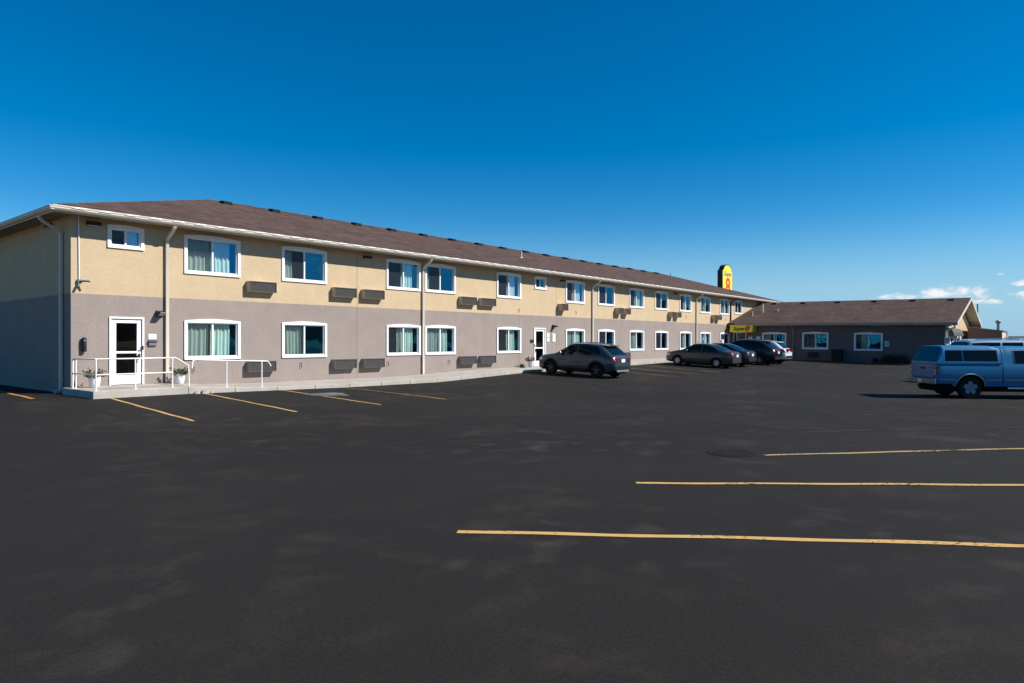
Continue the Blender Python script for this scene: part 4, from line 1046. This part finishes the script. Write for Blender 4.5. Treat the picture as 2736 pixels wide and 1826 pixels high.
# tail: tailgate, chrome bumper, lamps
b = MB(); b.box(-.028,-.002,-.80,.80,.70,1.13); tg = b.build('tailgate', M['p_blue'], c.root, world=False, bevel=.012)
b = MB(); b.box(-.045,-.029,-.13,.13,.97,1.04); b.build('handle', M['black'], tg, world=False)
b = MB(); b.box(-.12,-.03,-.96,.96,.47,.66); b.build('rear_bumper', M['bumper'], c.root, world=False, bevel=.03)
b = MB(); b.box(-.118,-.03,-.52,.52,.661,.672); b.build('bumper_pad', M['black'], c.root, world=False)
b = MB(); b.box(-.13,-.1205,-.15,.15,.50,.62); b.build('number_plate', M['plate'], c.root, world=False)
b = MB(); b.box(-.20,.3,-.05,.05,.36,.42); b.build('tow_hitch', M['black'], c.root, world=False)
for sd in (1,-1):
    b = MB(); y0, y1 = sorted((sd*.815, sd*.945)); b.box(-.03,.05,y0,y1,.80,1.10); tl = b.build('tail_light', M['redlamp'], c.root, world=False, bevel=.01)
    b = MB(); b.box(-.036,-.0305,y0+.012,y1-.012,.90,.965); b.box(-.036,-.0305,y0+.012,y1-.012,.81,.86); b.build('reversing_lens', M['lamp'], tl, world=False)
# bright side moulding and arch lip
b = MB()
for x0, x1 in ((.10,c.axles[0]-.47),(c.axles[0]+.47,2.03),(2.10,3.02),(3.06,c.axles[1]-.47)): c.patch(b, x0, x1, .625, .655, .012, 10, 1)
b.build('side_moulding', M['chrome'], c.root, world=False)
c.arch_trim('arch_trim', M['chrome'], .035, .010)
for q in ((2.055,.45,1.15,.03),(3.04,.45,1.68,.012),(4.18,.5,1.12,.012)):
    c.seam(*q)
hi = lambda x: c.belt(x) + (c.top(x)-c.belt(x))*.76
lo = lambda x: c.belt(x) + .05
for sd in (1,-1):
    for x0, x1 in ((2.46,2.93),(3.10,3.88)):
        b = MB(); c.patch(b, x0, x1, lo, hi, .006, sides=(sd,)); b.build('side_window', M['carglass'], c.root, world=False, smooth=60)
        b = MB()
        for q0, q1 in ((x0-.03,x0-.002),(x1+.002,x1+.03)): c.patch(b, q0, q1, lambda x: lo(x)-.02, lambda x: hi(x)+.015, .008, 2, 6, sides=(sd,))
        b.build('window_trim', M['black'], c.root, world=False)
    b = MB(); y = c.yz(3.3,1.05); a_, e_ = sorted((sd*(y-.01), sd*(y+.025))); b.box(3.14,3.32,a_,e_,1.0,1.03); b.build('door_handle', M['black'], c.root, world=False)
    b = MB(); y = c.yz(3.95,1.25); a_, e_ = sorted((sd*(y-.02), sd*(y+.26))); b.box(3.90,3.98,a_,e_,1.18,1.38); b.build('mirror', M['black'], c.root, world=False, bevel=.03)
    b = MB(); c.patch(b, 5.25, 5.5, .78, .95, .012, 6, 2, sides=(sd,)); b.build('headlight', M['lamp'], c.root, world=False)
    b = MB(); b.tube([(2.2,sd*.93,.36),(4.1,sd*.93,.36)], .035, 8); b.build('side_step', M['chrome'], c.root, world=False)
b = MB(); c.topping(b, 3.68, 4.2, .62, .72); b.build('windscreen', M['carglass'], c.root, world=False)
# canopy
def can_sec(x):
    t = min(1, max(0, x/.24)); zt = 1.20 + .57*t if x < .24 else 1.77 + .02*math.sin(PI*min(1,(x-.24)/1.76))
    if x > 1.75: zt -= .05*((x-1.75)/.25)
    k = (zt-1.17)/.6
    return [(.935,1.165),(.935,1.20),(.93-.135*k*.5,1.17+(zt-1.17)*.5),(.93-.15*k,1.17+(zt-1.17)*.84),(.93-.20*k,1.17+(zt-1.17)*.95),(.60,zt-.004),(.25,zt),(0,zt)]
b = MB(); rings = []
for k in range(69):
    x = .0 + 2.04*k/68; P = can_sec(x); rings.append([(x,y,z) for y,z in P] + [(x,-y,z) for y,z in P[-2::-1]])
b.loft(rings, False, False); b.face(rings[0]); b.face(rings[-1])
cano = b.build('canopy', M['p_blue'], c.root, world=False, smooth=30)
for sd in (1,-1):
    def cy(x, z):
        P = can_sec(x)
        for (y0,z0),(y1,z1) in zip(P,P[1:]):
            if z0 <= z <= z1: return y0+(y1-y0)*(z-z0)/max(1e-6,z1-z0)
        return P[0][0]
    for mm, x0, x1, z0, z1, off, nm in (('chrome',.22,1.95,1.235,1.645,.004,'window_frame'),('carglass',.25,.83,1.255,1.625,.008,'side_window'),('carglass',.85,1.92,1.255,1.625,.008,'side_window')):
        b = MB(); b.grid(lambda u, v: (x0+(x1-x0)*u + ((.07 if x0 < .5 else 0)*v*(1-u)), sd*(cy(x0+(x1-x0)*u, z0+(z1-z0)*v)+off), z0+(z1-z0)*v), [k/8 for k in range(9)], [k/6 for k in range(7)])
        b.build(nm, M[mm], cano, world=False)
b = MB()
def rg(u, v):
    x = .015 + .215*v; zt = 1.20 + .57*min(1, x/.24); k = (zt-1.17)/.6; yy = (.93-.22*k)*.92
    return (x-.012, (u*2-1)*yy, zt+.004)
b.grid(rg, [k/10 for k in range(11)], [k/8 for k in range(9)]); b.build('rear_window', M['carglass'], cano, world=False)
tip = Vector((27.42, 2.71)) - ph_d*1.06 + ph_n*.86      # right rear tyre stands here
c.root.location = (tip.x, tip.y, g(tip.x, tip.y)); c.root.rotation_euler = (0, 0, PH)

# ---- silver wagon in the stall beyond the pickup
c = Car('suv_car', 'large silver suv with roof rack mostly hidden behind the blue pickup', 'car', M['p_silver'], 5.5,
    [(0,1.05),(.02,1.15),(.22,1.86),(.34,1.93),(1.0,1.96),(3.2,1.965),(3.5,1.92),(4.15,1.30),(4.35,1.24),(5.2,1.14),(5.4,1.0),(5.5,.8)],
    [(0,1.10),(.1,1.20),(4.2,1.16),(5.2,1.0),(5.5,.75)], [(0,.86),(.06,.93),(.2,.98),(4.9,.98),(5.3,.93),(5.5,.82)], (1.15,4.45), .38, .45, 1.965, .82, group='vehicles parked across the lot')
lo = lambda x: c.belt(x) + .05
hi = lambda x: c.belt(x) + (c.top(x)-c.belt(x))*.84
common(c, .98, 0, [(.38,1.55,lo,hi),(1.65,2.5,lo,hi),(2.6,3.75,lo,hi)], [(.0,.10,.85,1.25,.74)], (.03,.24,.78,.74), (3.56,4.1,.66,.76), 'alloy', 6, [(2.55,.5,1.15),(1.6,.8,1.15)], (.80,.16), (3.75,1.25), [(1.8,1.05),(2.75,1.05)], (5.1,5.4,.8,.95), None, (.50,.68,'chrome'))
for sd in (1,-1):
    b = MB(); b.tube([(x, sd*.66, c.zy(x,.66)+h) for x, h in ((.6,0),(.7,.07),(2.0,.075),(3.2,.07),(3.3,0))], .025, 8); b.build('roof_rail', M['chrome'], c.root, world=False, smooth=50)
sp = tip + Vector((10.0, .25)); c.root.location = (sp.x, sp.y, g(sp.x, sp.y)); c.root.rotation_euler = (0, 0, PH)

# ------------------------------------------------------------------ sky, sun, camera
SUN = Vector((.60, -1.0, .94)).normalized()
el = math.asin(SUN.z); az = math.atan2(SUN.x, SUN.y)
w = bpy.data.worlds.new('World'); scene.world = w; w.use_nodes = True
nt = w.node_tree; N = nt.nodes; Lk = nt.links
bg = N['Background']; bg.inputs['Strength'].default_value = .085
sky = N.new('ShaderNodeTexSky'); sky.sky_type = 'NISHITA'; sky.sun_disc = False
sky.sun_elevation = el; sky.sun_rotation = az; sky.altitude = 1500; sky.air_density = 1.0; sky.dust_density = .0; sky.ozone_density = 3.0
hsv = N.new('ShaderNodeHueSaturation'); hsv.inputs['Saturation'].default_value = 1.42; tn = N.new('ShaderNodeMix'); tn.data_type = 'RGBA'; tn.blend_type = 'MULTIPLY'; tn.inputs[0].default_value = 1; tn.inputs[7].default_value = (.925,1.01,1.015,1)
Lk.new(sky.outputs[0], tn.inputs[6]); Lk.new(tn.outputs[2], hsv.inputs['Color'])
hz = N.new('ShaderNodeMix'); hz.data_type = 'RGBA'; hz.inputs[7].default_value = (2.7,4.7,6.3,1); Lk.new(hsv.outputs[0], hz.inputs[6])
# fair-weather clouds low over the horizon
tc = N.new('ShaderNodeTexCoord'); sx = N.new('ShaderNodeSeparateXYZ'); Lk.new(tc.outputs['Generated'], sx.inputs[0])
def mth(op, a, b_=None, c_=None):
    n = N.new('ShaderNodeMath'); n.operation = op
    for i, v in enumerate((a, b_, c_)):
        if v is None: continue
        if isinstance(v, (int, float)): n.inputs[i].default_value = v
        else: Lk.new(v, n.inputs[i])
    return n.outputs[0]
azd = mth('MULTIPLY', mth('ARCTAN2', sx.outputs['Y'], sx.outputs['X']), 57.29578)
eld = mth('MULTIPLY', mth('ARCSINE', sx.outputs['Z']), 57.29578)
hm = N.new('ShaderNodeMapRange'); hm.interpolation_type = 'SMOOTHERSTEP'; hm.inputs[1].default_value = -1.5; hm.inputs[2].default_value = 11; hm.inputs[3].default_value = 1.0; hm.inputs[4].default_value = 0
Lk.new(eld, hm.inputs[0]); Lk.new(hm.outputs[0], hz.inputs[0])
cb = N.new('ShaderNodeCombineXYZ'); Lk.new(azd, cb.inputs[0]); Lk.new(mth('MULTIPLY', eld, 2.0), cb.inputs[1])
n1 = N.new('ShaderNodeTexNoise'); n1.inputs['Scale'].default_value = .95; n1.inputs['Detail'].default_value = 7; n1.inputs['Roughness'].default_value = .58; Lk.new(cb.outputs[0], n1.inputs['Vector'])
n2 = N.new('ShaderNodeTexNoise'); n2.inputs['Scale'].default_value = .22; n2.inputs['Detail'].default_value = 2; Lk.new(cb.outputs[0], n2.inputs['Vector'])
total = None
for a_, e_, wa, we, k in [(7.2,3.45,2.5,.66,1),(5.0,3.45,1.1,.60,1),(9.6,3.25,2.3,.36,1),(4.6,2.72,1.5,.26,.95),(3.85,4.6,.45,.16,.8),(2.6,3.95,.9,.30,1),(1.9,3.1,1.9,.45,1),(-2.5,4.1,3.5,.9,1),
                          (-36,9.0,9,2.2,.95),(-52,6.5,12,2.4,.9),(-70,10,12,3,.9)]:
    q = mth('SUBTRACT', k, mth('ADD', mth('POWER', mth('ABSOLUTE', mth('DIVIDE', mth('SUBTRACT', azd, a_), wa)), 2), mth('POWER', mth('ABSOLUTE', mth('DIVIDE', mth('SUBTRACT', eld, e_), we)), 2)))
    total = q if total is None else mth('MAXIMUM', total, q)
dens = mth('ADD', mth('MULTIPLY', total, .75), mth('MULTIPLY_ADD', n1.outputs['Fac'], 2.2, -1.12))
mr = N.new('ShaderNodeMapRange'); mr.interpolation_type = 'SMOOTHSTEP'; mr.inputs[1].default_value = .10; mr.inputs[2].default_value = .95; mr.inputs[4].default_value = .93; Lk.new(dens, mr.inputs[0])
gate = N.new('ShaderNodeMapRange'); gate.inputs[1].default_value = -.35; gate.inputs[2].default_value = .1; Lk.new(total, gate.inputs[0])
mixw = N.new('ShaderNodeMix'); mixw.data_type = 'RGBA'
Lk.new(mth('MULTIPLY', mr.outputs[0], gate.outputs[0]), mixw.inputs[0]); Lk.new(hz.outputs[2], mixw.inputs[6])
cl = N.new('ShaderNodeMix'); cl.data_type = 'RGBA'; Lk.new(mr.outputs[0], cl.inputs[0]); cl.inputs[6].default_value = (5.4,6.1,7.0,1); cl.inputs[7].default_value = (8.2,8.2,8.4,1)
Lk.new(cl.outputs[2], mixw.inputs[7]); Lk.new(mixw.outputs[2], bg.inputs['Color'])

sl_ = bpy.data.lights.new('sun', 'SUN'); sl_.energy = 5.0; sl_.angle = math.radians(.53); sl_.color = (1, .955, .88)
so = bpy.data.objects.new('sun', sl_); C.objects.link(so); so.rotation_euler = (-SUN).to_track_quat('-Z', 'Y').to_euler(); so.location = (20, -20, 40)
cam = bpy.data.cameras.new('camera'); cam.lens = 24; cam.sensor_width = 36; cam.clip_end = 20000; cam.clip_start = .05
co = bpy.data.objects.new('camera', cam); C.objects.link(co); co.location = (0, 0, 1.92)
co.rotation_euler = (PI/2, 0, math.atan2(.63568, .77195) - PI/2); scene.camera = co
vs = scene.view_settings; vs.view_transform = 'Standard'; vs.look = 'None'; vs.gamma = 1; vs.exposure = .48; vs.use_curve_mapping = False
